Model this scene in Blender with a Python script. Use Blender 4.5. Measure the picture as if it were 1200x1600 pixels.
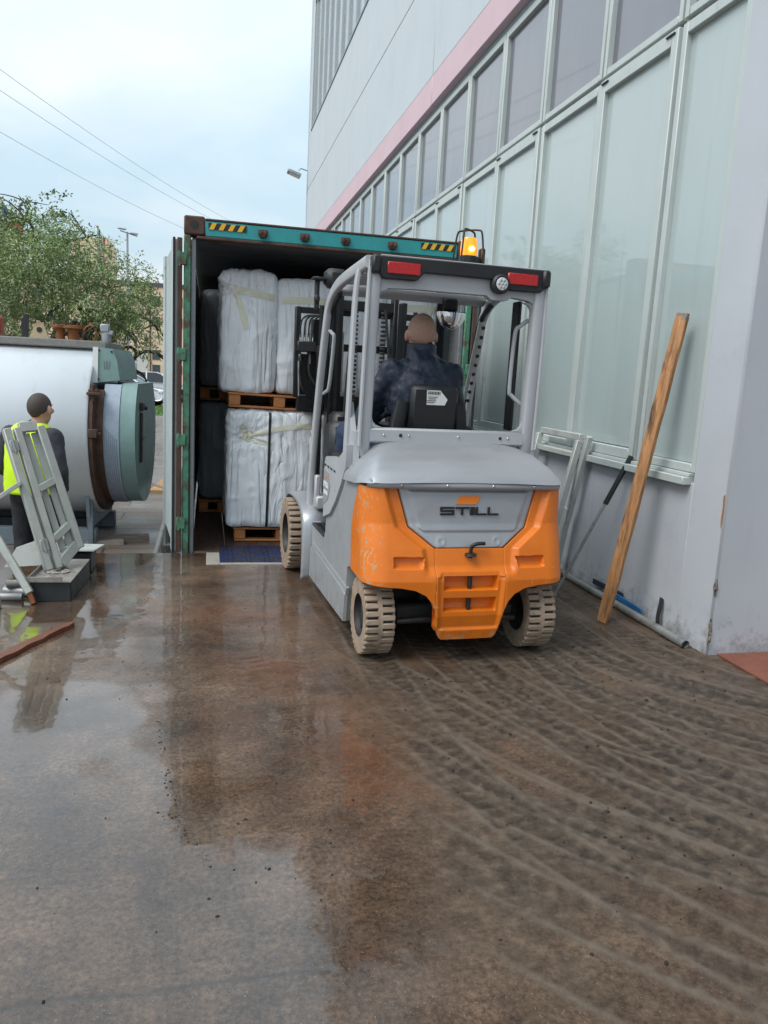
import bpy, bmesh, math, random
import numpy as np
from mathutils import Vector, Matrix
for o in list(bpy.data.objects): bpy.data.objects.remove(o)
S = bpy.context.scene
COL = S.collection
R = math.radians
# ------------------------------------------------------------------ camera
YAW, PITCH, ROLL, EYE = R(13.2), R(10.0), R(3.0), 1.56
cd = bpy.data.cameras.new('camera'); cam = bpy.data.objects.new('camera', cd); COL.objects.link(cam)
cd.sensor_fit = 'VERTICAL'; cd.sensor_height = 36; cd.sensor_width = 27; cd.lens = 1202/1600*36
cd.clip_start = .05; cd.clip_end = 2000
fw = Vector((math.sin(YAW)*math.cos(PITCH), math.cos(YAW)*math.cos(PITCH), -math.sin(PITCH)))
rt0 = Vector((math.cos(YAW), -math.sin(YAW), 0)); up0 = rt0.cross(fw)
rt = rt0*math.cos(ROLL) + up0*math.sin(ROLL); up = -rt0*math.sin(ROLL) + up0*math.cos(ROLL)
M4 = Matrix((rt, up, -fw)).transposed().to_4x4(); M4.translation = (0, 0, EYE)
cam.matrix_world = M4
S.camera = cam
# ------------------------------------------------------------------ sky: overcast, thin cloud over a pale sky
SUN_EL, SUN_AZ = 52, -115          # azimuth measured from +Y towards +X: light comes from the left and behind
w = bpy.data.worlds.new('World'); S.world = w; w.use_nodes = True
nt = w.node_tree; N = nt.nodes; L = nt.links
for n in list(N): N.remove(n)
out = N.new('ShaderNodeOutputWorld'); bg = N.new('ShaderNodeBackground'); bg.inputs['Strength'].default_value = .1
sky = N.new('ShaderNodeTexSky'); sky.sky_type = 'NISHITA'; sky.sun_disc = False
sky.sun_elevation = R(SUN_EL); sky.sun_rotation = R(SUN_AZ); sky.air_density = 1.2; sky.dust_density = 2.5
tc = N.new('ShaderNodeTexCoord')
sep = N.new('ShaderNodeSeparateXYZ'); L.new(tc.outputs['Generated'], sep.inputs[0])
def wmath(op, a, b=None):
    m = N.new('ShaderNodeMath'); m.operation = op
    for i, v in enumerate((a, b)):
        if v is None: continue
        if isinstance(v, (int, float)): m.inputs[i].default_value = v
        else: L.new(v, m.inputs[i])
    return m.outputs[0]
zz = wmath('MAXIMUM', sep.outputs['Z'], 0.0)
den = wmath('ADD', zz, .22)
cx = wmath('DIVIDE', sep.outputs['X'], den); cy = wmath('DIVIDE', sep.outputs['Y'], den)
cmb = N.new('ShaderNodeCombineXYZ'); L.new(cx, cmb.inputs[0]); L.new(cy, cmb.inputs[1])
cmb.inputs[2].default_value = 33.3
nz = N.new('ShaderNodeTexNoise'); nz.inputs['Scale'].default_value = .75; nz.inputs['Detail'].default_value = 6
nz.inputs['Roughness'].default_value = .5; nz.inputs['Distortion'].default_value = .35
L.new(cmb.outputs[0], nz.inputs['Vector'])
rp = N.new('ShaderNodeValToRGB'); rp.color_ramp.elements[0].position = .40; rp.color_ramp.elements[1].position = .62
rp.color_ramp.elements[0].color = (4.8, 6.2, 7.1, 1); rp.color_ramp.elements[1].color = (7.4, 7.8, 8.05, 1)
L.new(nz.outputs['Fac'], rp.inputs[0])
# an overcast sky grows brighter towards the zenith
grad = wmath('MULTIPLY_ADD', zz, .75); grad.node.inputs[2].default_value = .86
cl = N.new('ShaderNodeVectorMath'); cl.operation = 'SCALE'; L.new(rp.outputs[0], cl.inputs[0]); L.new(grad, cl.inputs['Scale'])
mx = N.new('ShaderNodeMix'); mx.data_type = 'RGBA'; mx.inputs['Factor'].default_value = .86
L.new(sky.outputs[0], mx.inputs['A']); L.new(cl.outputs[0], mx.inputs['B'])
L.new(mx.outputs['Result'], bg.inputs['Color']); L.new(bg.outputs[0], out.inputs[0])
# ------------------------------------------------------------------ sun, veiled by cloud
sd = bpy.data.lights.new('sun', 'SUN'); so = bpy.data.objects.new('sun', sd); COL.objects.link(so)
sd.energy = 1.5; sd.angle = R(28); sd.color = (1, .97, .93)
az = R(SUN_AZ); el = R(SUN_EL)
sdir = Vector((math.sin(az)*math.cos(el), math.cos(az)*math.cos(el), math.sin(el)))
so.rotation_euler = sdir.to_track_quat('Z', 'Y').to_euler(); so.location = (0, 0, 30)
V = S.view_settings; V.view_transform = 'Standard'; V.look = 'None'; V.exposure = .5; V.gamma = 1; V.use_curve_mapping = False

# ================================================================== helpers
def tag(o, label=None, cat=None, group=None, kind=None):
    if label: o['label'] = label
    if cat: o['category'] = cat
    if group: o['group'] = group
    if kind: o['kind'] = kind
    return o
def empty(name, loc=(0, 0, 0), rz=0, parent=None):
    o = bpy.data.objects.new(name, None); COL.objects.link(o)
    o.location = loc; o.rotation_euler = (0, 0, rz); o.empty_display_size = .1
    if parent: o.parent = parent
    return o
def copy_tree(o, parent=None):
    c = o.copy(); COL.objects.link(c); c.parent = parent
    for ch in o.children: copy_tree(ch, c)
    return c
def frame_z(d):
    d = Vector(d).normalized()
    a = Vector((0, 0, 1)) if abs(d.z) < .95 else Vector((0, 1, 0))
    x = a.cross(d).normalized(); y = d.cross(x)
    return x, y, d
class MB:
    def __init__(s): s.v = []; s.f = []; s.mi = []; s.cur = 0
    def add(s, vs, fs):
        b = len(s.v); s.v += [tuple(p) for p in vs]
        for f in fs: s.f.append([i+b for i in f]); s.mi.append(s.cur)
        return s
    def box(s, c, d, M=None, bev=0.0):
        """box centred at c with full sizes d; M: 3x3 rotation"""
        hx, hy, hz = d[0]/2, d[1]/2, d[2]/2; c = Vector(c)
        if bev <= 0:
            vs = [Vector((sx*hx, sy*hy, sz*hz)) for sz in (-1, 1) for sy in (-1, 1) for sx in (-1, 1)]
            fs = [(0, 2, 3, 1), (4, 5, 7, 6), (0, 1, 5, 4), (2, 6, 7, 3), (0, 4, 6, 2), (1, 3, 7, 5)]
        else:
            b = min(bev, hx*.49, hy*.49, hz*.49); vs = []; ix = {}
            for sx in (-1, 1):
                for sy in (-1, 1):
                    for sz in (-1, 1):
                        for a in range(3):
                            p = [sx*(hx-b), sy*(hy-b), sz*(hz-b)]; p[a] = (sx*hx, sy*hy, sz*hz)[a]
                            ix[sx, sy, sz, a] = len(vs); vs.append(Vector(p))
            fs = []
            for sx in (-1, 1): fs.append([ix[sx, a, b2, 0] for a, b2 in ((-1, -1), (1, -1), (1, 1), (-1, 1))][::sx])
            for sy in (-1, 1): fs.append([ix[a, sy, b2, 1] for a, b2 in ((-1, -1), (-1, 1), (1, 1), (1, -1))][::sy])
            for sz in (-1, 1): fs.append([ix[a, b2, sz, 2] for a, b2 in ((-1, -1), (1, -1), (1, 1), (-1, 1))][::sz])
            for s1 in (-1, 1):
                for s2 in (-1, 1):
                    fs.append([ix[s1, s2, -1, 0], ix[s1, s2, -1, 1], ix[s1, s2, 1, 1], ix[s1, s2, 1, 0]][::s1*s2])
                    fs.append([ix[s1, -1, s2, 0], ix[s1, 1, s2, 0], ix[s1, 1, s2, 2], ix[s1, -1, s2, 2]][::s1*s2])
                    fs.append([ix[-1, s1, s2, 1], ix[-1, s1, s2, 2], ix[1, s1, s2, 2], ix[1, s1, s2, 1]][::s1*s2])
                    for s3 in (-1, 1): fs.append([ix[s1, s2, s3, 0], ix[s1, s2, s3, 1], ix[s1, s2, s3, 2]][::s1*s2*s3])
        if M is not None: vs = [M @ p for p in vs]
        return s.add([c+p for p in vs], fs)
    def bar(s, p0, p1, w, h, side=None, bev=0.0):
        """beam from p0 to p1; w measured along 'side', h across it"""
        p0, p1 = Vector(p0), Vector(p1); d = p1-p0; z = d.normalized()
        if side is None: x, y, _ = frame_z(z)
        else:
            sv = Vector(side); x = (sv-z*sv.dot(z)).normalized(); y = z.cross(x)
        M = Matrix((x, y, z)).transposed()
        return s.box((p0+p1)/2, (w, h, d.length), M, bev)
    def tube(s, path, r, n=10, cap=True):
        P = [Vector(p) for p in path]; rs = r if isinstance(r, (list, tuple)) else [r]*len(P)
        x = None; vs = []; m = len(P)
        for i, p in enumerate(P):
            t = (P[min(i+1, m-1)]-P[max(i-1, 0)]).normalized()
            if x is None: x, y, _ = frame_z(t)
            else:
                x = (x-t*x.dot(t)).normalized(); y = t.cross(x)
            for k in range(n):
                a = 2*math.pi*k/n; vs.append(p+(x*math.cos(a)+y*math.sin(a))*rs[i])
        fs = [(i*n+k, i*n+(k+1) % n, (i+1)*n+(k+1) % n, (i+1)*n+k) for i in range(m-1) for k in range(n)]
        if cap: fs += [tuple(range(n))[::-1], tuple((m-1)*n+k for k in range(n))]
        return s.add(vs, fs)
    def lathe(s, prof, o=(0, 0, 0), ax=(0, 0, 1), n=24, cap=True):
        x, y, z = frame_z(ax); o = Vector(o); vs = []
        for r, h in prof:
            for k in range(n):
                a = 2*math.pi*k/n; vs.append(o+z*h+(x*math.cos(a)+y*math.sin(a))*r)
        m = len(prof); fs = [(i*n+k, i*n+(k+1) % n, (i+1)*n+(k+1) % n, (i+1)*n+k) for i in range(m-1) for k in range(n)]
        if cap: fs += [tuple(range(n))[::-1], tuple((m-1)*n+k for k in range(n))]
        return s.add(vs, fs)
    def prism(s, poly, o, ux, uy, depth):
        """polygon (2d) in the plane (ux,uy) at o, pushed out by the vector depth"""
        o, ux, uy, dv = Vector(o), Vector(ux), Vector(uy), Vector(depth); n = len(poly)
        a = [o+ux*p[0]+uy*p[1] for p in poly]; b = [p+dv for p in a]
        fs = [tuple(range(n)), tuple(range(2*n-1, n-1, -1))] + [(i, i+n, (i+1) % n+n, (i+1) % n) for i in range(n)]
        return s.add(a+b, fs)
    def grid(s, P, nu, nv, cu=False, cv=False):
        """P: flat list nu*nv (v fastest)"""
        fs = []
        for i in range(nu if cu else nu-1):
            for j in range(nv if cv else nv-1):
                i2, j2 = (i+1) % nu, (j+1) % nv
                fs.append((i*nv+j, i2*nv+j, i2*nv+j2, i*nv+j2))
        return s.add(P, fs)
    def ell(s, c, r, n=14, m=10, M=None):
        vs = []; c = Vector(c)
        for i in range(m+1):
            t = math.pi*i/m
            for k in range(n):
                a = 2*math.pi*k/n
                p = Vector((r[0]*math.sin(t)*math.cos(a), r[1]*math.sin(t)*math.sin(a), r[2]*math.cos(t)))
                vs.append(c+(M @ p if M is not None else p))
        return s.grid(vs, m+1, n, cv=True)
    def mesh(s, name, mats, smooth=True, ang=38, fix=True):
        me = bpy.data.meshes.new(name); me.from_pydata(s.v, [], s.f)
        if not isinstance(mats, (list, tuple)): mats = [mats]
        for m in mats: me.materials.append(m)
        if len(mats) > 1: me.polygons.foreach_set('material_index', s.mi)
        if fix:
            bm = bmesh.new(); bm.from_mesh(me)
            bmesh.ops.remove_doubles(bm, verts=bm.verts, dist=1e-6)
            bmesh.ops.recalc_face_normals(bm, faces=bm.faces); bm.to_mesh(me); bm.free()
        if smooth:
            me.polygons.foreach_set('use_smooth', [True]*len(me.polygons)); me.set_sharp_from_angle(angle=R(ang))
        me.update(); return me
    def build(s, name, mats, parent=None, smooth=True, ang=38, fix=True):
        return link(name, s.mesh(name, mats, smooth, ang, fix), parent)
def link(name, me, parent=None, loc=None, rot=None):
    o = bpy.data.objects.new(name, me); COL.objects.link(o)
    if parent: o.parent = parent
    if loc: o.location = loc
    if rot: o.rotation_euler = rot
    return o
def spline(pts, n=8):
    """Catmull-Rom through pts"""
    P = [Vector(p) for p in pts]; P = [P[0]*2-P[1]]+P+[P[-1]*2-P[-2]]; o = []
    for i in range(1, len(P)-2):
        for k in range(n):
            t = k/n; a, b, c, d = P[i-1:i+3]
            o.append(.5*((2*b)+(c-a)*t+(2*a-5*b+4*c-d)*t*t+(3*b-a-3*c+d)*t**3))
    return o+[P[-2]]
def rotx(a): return Matrix.Rotation(a, 3, 'X')
def roty(a): return Matrix.Rotation(a, 3, 'Y')
def rotz(a): return Matrix.Rotation(a, 3, 'Z')
# ---- value noise in numpy
def _h(i, j, k, seed):
    n = (i*374761393+j*668265263+k*2147483647+seed*1274126177) & 0xffffffff
    n = ((n ^ (n >> 13))*1274126177) & 0xffffffff
    return ((n ^ (n >> 16)) & 0xffff)/65535.0
def vnoise(x, y, z=0.0, seed=1):
    x = np.asarray(x, float); y = np.asarray(y, float)+0*x; z = np.asarray(z, float)+0*x
    xi, yi, zi = np.floor(x).astype(np.int64), np.floor(y).astype(np.int64), np.floor(z).astype(np.int64)
    u, v, t = x-xi, y-yi, z-zi; u = u*u*(3-2*u); v = v*v*(3-2*v); t = t*t*(3-2*t)
    def g(a, b, c): return _h(xi+a, yi+b, zi+c, seed)
    def l(a, b, q): return a+(b-a)*q
    return l(l(l(g(0, 0, 0), g(1, 0, 0), u), l(g(0, 1, 0), g(1, 1, 0), u), v), l(l(g(0, 0, 1), g(1, 0, 1), u), l(g(0, 1, 1), g(1, 1, 1), u), v), t)
def fbm(x, y, z=0.0, oct=4, seed=1):
    a = .5; s = 0; f = 1; t = 0
    for o in range(oct): s = s+a*vnoise(x*f, y*f, np.asarray(z)*f, seed+o); t += a; a *= .5; f *= 2.03
    return s/t
def sstep(a, b, x):
    t = np.clip((x-a)/(b-a), 0, 1); return t*t*(3-2*t)

# ================================================================== materials
MATS = {}
def mat(name, col, rough=.5, metal=0., var=.15, scale=6., bump=0., bscale=60., spec=.5, coat=0., dirt=None, dscale=3., dlo=.5, dhi=.7,
        stretch=(1, 1, 1), emit=None, trans=0., rvar=.1, sss=0., detail=6, coat_ior=1.5):
    """principled with colour variation by noise, optional second 'dirt' colour in patches and fine relief"""
    if name in MATS: return MATS[name]
    m = bpy.data.materials.new(name); m.use_nodes = True; t = m.node_tree; n = t.nodes; k = t.links
    b = n['Principled BSDF']; tc = n.new('ShaderNodeTexCoord'); oi = n.new('ShaderNodeObjectInfo')
    mp = n.new('ShaderNodeMapping'); mp.inputs['Scale'].default_value = stretch
    va = n.new('ShaderNodeVectorMath'); va.operation = 'ADD'
    sc = n.new('ShaderNodeVectorMath'); sc.operation = 'SCALE'; sc.inputs[0].default_value = (7.3, 5.1, 9.7); k.new(oi.outputs['Random'], sc.inputs['Scale'])
    k.new(tc.outputs['Object'], va.inputs[0]); k.new(sc.outputs[0], va.inputs[1]); k.new(va.outputs[0], mp.inputs['Vector'])
    def noise(s, d=detail, rr=.6):
        q = n.new('ShaderNodeTexNoise'); q.inputs['Scale'].default_value = s; q.inputs['Detail'].default_value = d; q.inputs['Roughness'].default_value = rr
        k.new(mp.outputs[0], q.inputs['Vector']); return q.outputs['Fac']
    f = noise(scale)
    r = n.new('ShaderNodeValToRGB'); r.color_ramp.elements[0].position = .25; r.color_ramp.elements[1].position = .75
    c = Vector(col[:3])
    r.color_ramp.elements[0].color = (*[max(0, x*(1-var)) for x in c], 1); r.color_ramp.elements[1].color = (*[min(1, x*(1+var)) for x in c], 1)
    k.new(f, r.inputs[0]); colout = r.outputs[0]
    if dirt is not None:
        d = noise(dscale, 8, .7); rr = n.new('ShaderNodeValToRGB'); rr.color_ramp.elements[0].position = dlo; rr.color_ramp.elements[1].position = dhi
        rr.color_ramp.elements[0].color = (0, 0, 0, 1); rr.color_ramp.elements[1].color = (1, 1, 1, 1); k.new(d, rr.inputs[0])
        mm = n.new('ShaderNodeMix'); mm.data_type = 'RGBA'; k.new(rr.outputs[0], mm.inputs['Factor']); k.new(colout, mm.inputs['A']); mm.inputs['B'].default_value = (*dirt, 1)
        colout = mm.outputs['Result']
    k.new(colout, b.inputs['Base Color'])
    rm = n.new('ShaderNodeMapRange'); rm.inputs['To Min'].default_value = max(0, rough-rvar); rm.inputs['To Max'].default_value = min(1, rough+rvar)
    rm.inputs['From Min'].default_value = .3; rm.inputs['From Max'].default_value = .7
    k.new(noise(scale*2.3), rm.inputs['Value']); k.new(rm.outputs[0], b.inputs['Roughness'])
    b.inputs['Metallic'].default_value = metal; b.inputs['Specular IOR Level'].default_value = spec; b.inputs['Coat Weight'].default_value = coat; b.inputs['Coat IOR'].default_value = coat_ior
    b.inputs['Transmission Weight'].default_value = trans
    if sss: b.inputs['Subsurface Weight'].default_value = sss; b.inputs['Subsurface Radius'].default_value = (.02, .008, .004)
    if bump:
        bp = n.new('ShaderNodeBump'); bp.inputs['Strength'].default_value = bump; bp.inputs['Distance'].default_value = .01
        k.new(noise(bscale, 4), bp.inputs['Height']); k.new(bp.outputs[0], b.inputs['Normal'])
    if emit: b.inputs['Emission Color'].default_value = (*emit[:3], 1); b.inputs['Emission Strength'].default_value = emit[3]
    MATS[name] = m; return m
m_orange = mat('orange_paint', (.80, .20, .012), .38, var=.08, scale=4, bump=.03, bscale=25, dirt=(.45, .17, .05), dscale=7, dlo=.64, dhi=.74)
m_chip = mat('chipped_paint', (.55, .43, .27), .7, var=.25)
m_silver = mat('silver_paint', (.40, .41, .43), .40, metal=.4, var=.09, scale=3, bump=.06, bscale=9, dirt=(.30, .30, .31), dscale=14, dlo=.6, dhi=.9, stretch=(.5, 1.5, 1.5))
m_grey = mat('grey_paint', (.32, .33, .34), .4, var=.06, scale=4, bump=.03, bscale=20)
m_guard = mat('guard_paint', (.44, .45, .465), .36, var=.06, scale=4, bump=.03, bscale=20, dirt=(.3, .3, .3), dscale=10, dlo=.62, dhi=.8)
m_black = mat('black_plastic', (.018, .018, .02), .45, var=.2)
m_dark = mat('dark_steel', (.035, .035, .037), .5, metal=.3, var=.3, dirt=(.07, .055, .04), dscale=5)
m_greaseblack = mat('mast_steel', (.02, .02, .021), .4, metal=.4, var=.3)
m_rubber = mat('rubber', (.022, .021, .02), .8, var=.2)
m_mudtyre = mat('muddy_rubber', (.335, .25, .18), .8, var=.25, scale=14, bump=.15, bscale=50, dirt=(.12, .09, .07), dscale=9, dlo=.55, dhi=.75)
m_chrome = mat('bright_steel', (.6, .6, .6), .25, metal=1, var=.05)
m_red = mat('red_reflector', (.50, .012, .012), .25, var=.1, scale=40, coat=.5)
m_amber = mat('amber_lens', (.95, .30, .01), .2, var=.05, coat=.6, emit=(1, .30, .01, .75))
m_bulb = mat('lit_bulb', (1, .6, .1), .3, var=0, emit=(1, .62, .12, 14))
m_glasslens = mat('clear_lens', (.7, .72, .72), .15, var=.05)
m_label = mat('white_label', (.78, .78, .76), .5, var=.05)
m_ink = mat('black_ink', (.015, .015, .016), .5, var=.1)
m_navy = mat('navy_cloth', (.014, .023, .046), .5, var=.35, scale=9, bump=.9, bscale=11)
m_navy2 = mat('navy_trousers', (.02, .035, .075), .75, var=.25, scale=9, bump=.25, bscale=30)
m_skin = mat('skin', (.55, .30, .21), .5, var=.1, scale=18, sss=.15, bump=.04, bscale=150)
m_stubble = mat('shaved_hair', (.43, .26, .19), .6, var=.2, scale=60, bump=.1, bscale=400)
m_hair = mat('dark_hair', (.065, .05, .042), .7, var=.3, scale=70, bump=.4, bscale=260)
m_hiviz = mat('hi_viz_yellow', (.62, .90, .02), .6, var=.08, bump=.1, bscale=40)
m_charcoal = mat('charcoal_shirt', (.035, .035, .045), .8, var=.2, bump=.2, bscale=40)
m_wall = mat('painted_concrete', (.565, .605, .635), .7, var=.035, scale=1.2, bump=.06, bscale=30, dirt=(.52, .56, .60), dscale=2.2, dlo=.55, dhi=.8)
m_wallp = mat('painted_plinth', (.50, .52, .555), .62, var=.05, scale=1.5, bump=.1, bscale=22, dirt=(.40, .415, .46), dscale=2.6, dlo=.56, dhi=.85)
m_pinkband = mat('faded_red_band', (.66, .48, .52), .7, var=.05, scale=1.2)
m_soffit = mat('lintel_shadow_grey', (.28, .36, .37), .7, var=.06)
m_winframe = mat('window_frame', (.50, .545, .525), .45, var=.05, scale=5, dirt=(.33, .34, .31), dscale=6, dlo=.62, dhi=.82)
m_paneu = mat('tinted_film_glass', (.13, .13, .155), .35, var=.1, scale=2, rvar=.05, spec=.4, coat=1.0, coat_ior=1.8, stretch=(1, 1, .35))
m_panel = mat('frosted_glass', (.43, .50, .49), .4, var=.05, scale=.9, rvar=.05, spec=.4, coat=1.0, coat_ior=1.6, stretch=(1, 1, .35))
m_gap = mat('seal_black', (.02, .02, .02), .7)
m_teal = mat('container_teal', (.03, .30, .31), .5, var=.12, scale=5, dirt=(.10, .05, .03), dscale=4, dlo=.63, dhi=.76)
m_green = mat('container_green', (.06, .23, .14), .5, var=.3, scale=8, dirt=(.085, .055, .035), dscale=9, dlo=.46, dhi=.6)
m_rust = mat('rusty_steel', (.085, .045, .032), .8, var=.4, scale=9, bump=.2, bscale=40)
m_rustor = mat('rust_orange', (.25, .09, .03), .85, var=.4, scale=9, bump=.3, bscale=40)
m_contin = mat('container_inside', (.19, .20, .21), .6, var=.15, scale=2, dirt=(.10, .08, .07), dscale=4)
m_doorpaint = mat('door_pale_paint', (.42, .47, .47), .55, var=.12, scale=5, dirt=(.22, .17, .14), dscale=6, dlo=.6, dhi=.75)
m_ply = mat('container_floor', (.075, .045, .035), .45, var=.35, scale=5, stretch=(4, .6, 4), bump=.1, bscale=30)
m_yellow = mat('hazard_yellow', (.80, .46, .02), .5, var=.08, scale=9)
m_blueplate = mat('blue_chequer', (.018, .032, .11), .4, metal=.2, var=.35, scale=8, dirt=(.035, .033, .036), dscale=5, dlo=.42, dhi=.6)
m_conc = mat('pale_concrete', (.33, .305, .27), .7, var=.15, scale=6, bump=.2, bscale=50, dirt=(.25, .2, .15), dscale=5)
m_pallet = mat('pallet_wood', (.46, .18, .06), .65, var=.25, scale=9, stretch=(1, 6, 6), bump=.15, bscale=30)
m_plank = mat('plank_wood', (.42, .205, .085), .6, var=.5, scale=5, stretch=(7, 7, .5), bump=.25, bscale=20, dirt=(.05, .026, .016), dscale=3.2, dlo=.5, dhi=.66)
m_redplank = mat('wet_red_wood', (.17, .055, .03), .35, var=.35, scale=6, stretch=(.8, 9, 9), bump=.2, bscale=25)
m_greywood = mat('weathered_wood', (.25, .20, .17), .8, var=.3, scale=6, stretch=(.8, 9, 9), bump=.2, bscale=25)
m_tape = mat('packing_tape', (.76, .73, .57), .35, var=.1, scale=9, bump=.2, bscale=25)
m_strap = mat('black_strap', (.012, .012, .015), .5)
m_alu = mat('mill_aluminium', (.52, .54, .51), .48, metal=.15, var=.12, scale=6, dirt=(.26, .26, .23), dscale=8, dlo=.55, dhi=.78)
m_tresle = mat('trestle_alloy', (.40, .42, .385), .5, metal=.1, var=.12, scale=6, dirt=(.30, .30, .26), dscale=8, dlo=.55, dhi=.8)
m_galv = mat('galvanised_tube', (.33, .33, .325), .5, metal=.5, var=.2, dirt=(.2, .18, .16), dscale=9)
m_tankshell = mat('tank_cladding', (.66, .69, .72), .42, metal=.2, var=.05, scale=2, bump=.05, bscale=6, dirt=(.56, .58, .59), dscale=5, stretch=(1, 1, .25), dlo=.6, dhi=.8)
m_tankteal = mat('boiler_teal', (.22, .34, .325), .5, var=.15, scale=5, dirt=(.16, .17, .14), dscale=5, dlo=.6, dhi=.8)
m_tankblue = mat('drum_blue_grey', (.34, .40, .48), .55, var=.12, scale=18, bump=.1, bscale=60)
m_bluegrey = mat('beam_blue_grey', (.19, .24, .28), .6, var=.15, dirt=(.13, .12, .1))
m_boxblack = mat('black_box_plastic', (.025, .03, .033), .45, var=.2, scale=8)
m_leaf = [mat('leaf_%d' % i, c, .55, var=.25, scale=3, trans=0) for i, c in enumerate([(.19, .26, .09), (.25, .33, .125), (.13, .19, .065), (.32, .39, .19)])]
m_bark = mat('bark', (.05, .038, .03), .9, var=.3, bump=.4, bscale=20)
m_facade = mat('cream_render', (.78, .60, .42), .8, var=.06, scale=.4)
m_facroof = mat('dark_roof_edge', (.10, .09, .09), .7)
m_facwin = mat('far_window', (.06, .075, .08), .25, var=.2, scale=.7)
m_shutter = mat('roller_door', (.62, .62, .58), .6, var=.05)
m_brick = mat('red_brick_render', (.42, .10, .05), .8)
m_carwhite = mat('white_car_paint', (.72, .74, .77), .25, var=.03, coat=.8)
m_carglass = mat('car_glass', (.03, .035, .04), .08, var=.1)
m_pole = mat('galvanised_pole', (.36, .38, .40), .5, metal=.4)
m_grass = mat('grass_blades', (.09, .20, .025), .7, var=.35, scale=3)
m_flaggreen = mat('flag_green', (.02, .22, .10), .7); m_flagwhite = mat('flag_white', (.75, .75, .75), .7)
m_flagred = mat('flag_red', (.5, .03, .04), .7); m_flagblue = mat('flag_blue', (.02, .045, .22), .7)
m_threshold = mat('threshold_red_oxide', (.22, .075, .045), .5, var=.2, scale=6)
m_gold = mat('finial_gold', (.6, .4, .08), .3, metal=.8)
m_cable = mat('cable_black', (.03, .03, .035), .6)
m_bluestrip = mat('blue_plastic', (.02, .14, .34), .45)

def plinth_dirt(m):
    """splashed mud and scuffs low on the wall"""
    t = m.node_tree; n = t.nodes; k = t.links; b = n['Principled BSDF']; src = b.inputs['Base Color'].links[0].from_socket
    geo = n.new('ShaderNodeNewGeometry'); sp = n.new('ShaderNodeSeparateXYZ'); k.new(geo.outputs['Position'], sp.inputs[0])
    mr = n.new('ShaderNodeMapRange'); mr.inputs['From Min'].default_value = 0; mr.inputs['From Max'].default_value = .55; mr.inputs['To Min'].default_value = .28; mr.inputs['To Max'].default_value = -.05; k.new(sp.outputs['Z'], mr.inputs['Value'])
    nz = n.new('ShaderNodeTexNoise'); nz.inputs['Scale'].default_value = 9; nz.inputs['Detail'].default_value = 9; nz.inputs['Roughness'].default_value = .75; k.new(geo.outputs['Position'], nz.inputs['Vector'])
    ad = n.new('ShaderNodeMath'); ad.operation = 'ADD'; k.new(nz.outputs['Fac'], ad.inputs[0]); k.new(mr.outputs[0], ad.inputs[1])
    r = n.new('ShaderNodeValToRGB'); r.color_ramp.elements[0].position = .70; r.color_ramp.elements[1].position = .95; r.color_ramp.elements[0].color = (0, 0, 0, 1); r.color_ramp.elements[1].color = (.8, .8, .8, 1); k.new(ad.outputs[0], r.inputs[0])
    mm = n.new('ShaderNodeMix'); mm.data_type = 'RGBA'; k.new(r.outputs[0], mm.inputs['Factor']); k.new(src, mm.inputs['A']); mm.inputs['B'].default_value = (.14, .12, .11, 1); k.new(mm.outputs['Result'], b.inputs['Base Color'])
plinth_dirt(m_wallp)
def film(name, col, rough, cont):
    """crumpled plastic film: long sharp creases in two directions over the modelled folds"""
    m = mat(name, col, rough, var=.04, scale=3, rvar=.06); t = m.node_tree; n = t.nodes; k = t.links; b = n['Principled BSDF']; prev = None
    tc = n.new('ShaderNodeTexCoord'); oi = n.new('ShaderNodeObjectInfo'); sc = n.new('ShaderNodeVectorMath'); sc.operation = 'SCALE'; sc.inputs[0].default_value = (3.1, 7.7, 5.3); k.new(oi.outputs['Random'], sc.inputs['Scale'])
    va = n.new('ShaderNodeVectorMath'); va.operation = 'ADD'; k.new(tc.outputs['Object'], va.inputs[0]); k.new(sc.outputs[0], va.inputs[1])
    for (rot, st, s_, amt, dist) in (((0, .22, 0), (3.0, 3.0, .5), 1.1, .40*cont, .05), ((0, -.8, 0), (3.2, 3.2, .5), 1.3, .75*cont, .06), ((0, .85, 0), (4.0, 4.0, .6), 1.7, .75*cont, .04)):
        mp = n.new('ShaderNodeMapping'); mp.inputs['Rotation'].default_value = rot; mp.inputs['Scale'].default_value = st; k.new(va.outputs[0], mp.inputs['Vector'])
        q = n.new('ShaderNodeTexNoise'); q.inputs['Scale'].default_value = s_; q.inputs['Detail'].default_value = 2.5; q.inputs['Roughness'].default_value = .45; q.inputs['Distortion'].default_value = .9; k.new(mp.outputs[0], q.inputs['Vector'])
        a = n.new('ShaderNodeMath'); a.operation = 'SUBTRACT'; k.new(q.outputs['Fac'], a.inputs[0]); a.inputs[1].default_value = .5
        c = n.new('ShaderNodeMath'); c.operation = 'ABSOLUTE'; k.new(a.outputs[0], c.inputs[0])
        d = n.new('ShaderNodeMath'); d.operation = 'POWER'; k.new(c.outputs[0], d.inputs[0]); d.inputs[1].default_value = .7
        bp = n.new('ShaderNodeBump'); bp.inputs['Strength'].default_value = amt; bp.inputs['Distance'].default_value = dist; k.new(d.outputs[0], bp.inputs['Height'])
        if prev: k.new(prev, bp.inputs['Normal'])
        prev = bp.outputs[0]
    k.new(prev, b.inputs['Normal']); return m

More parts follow.
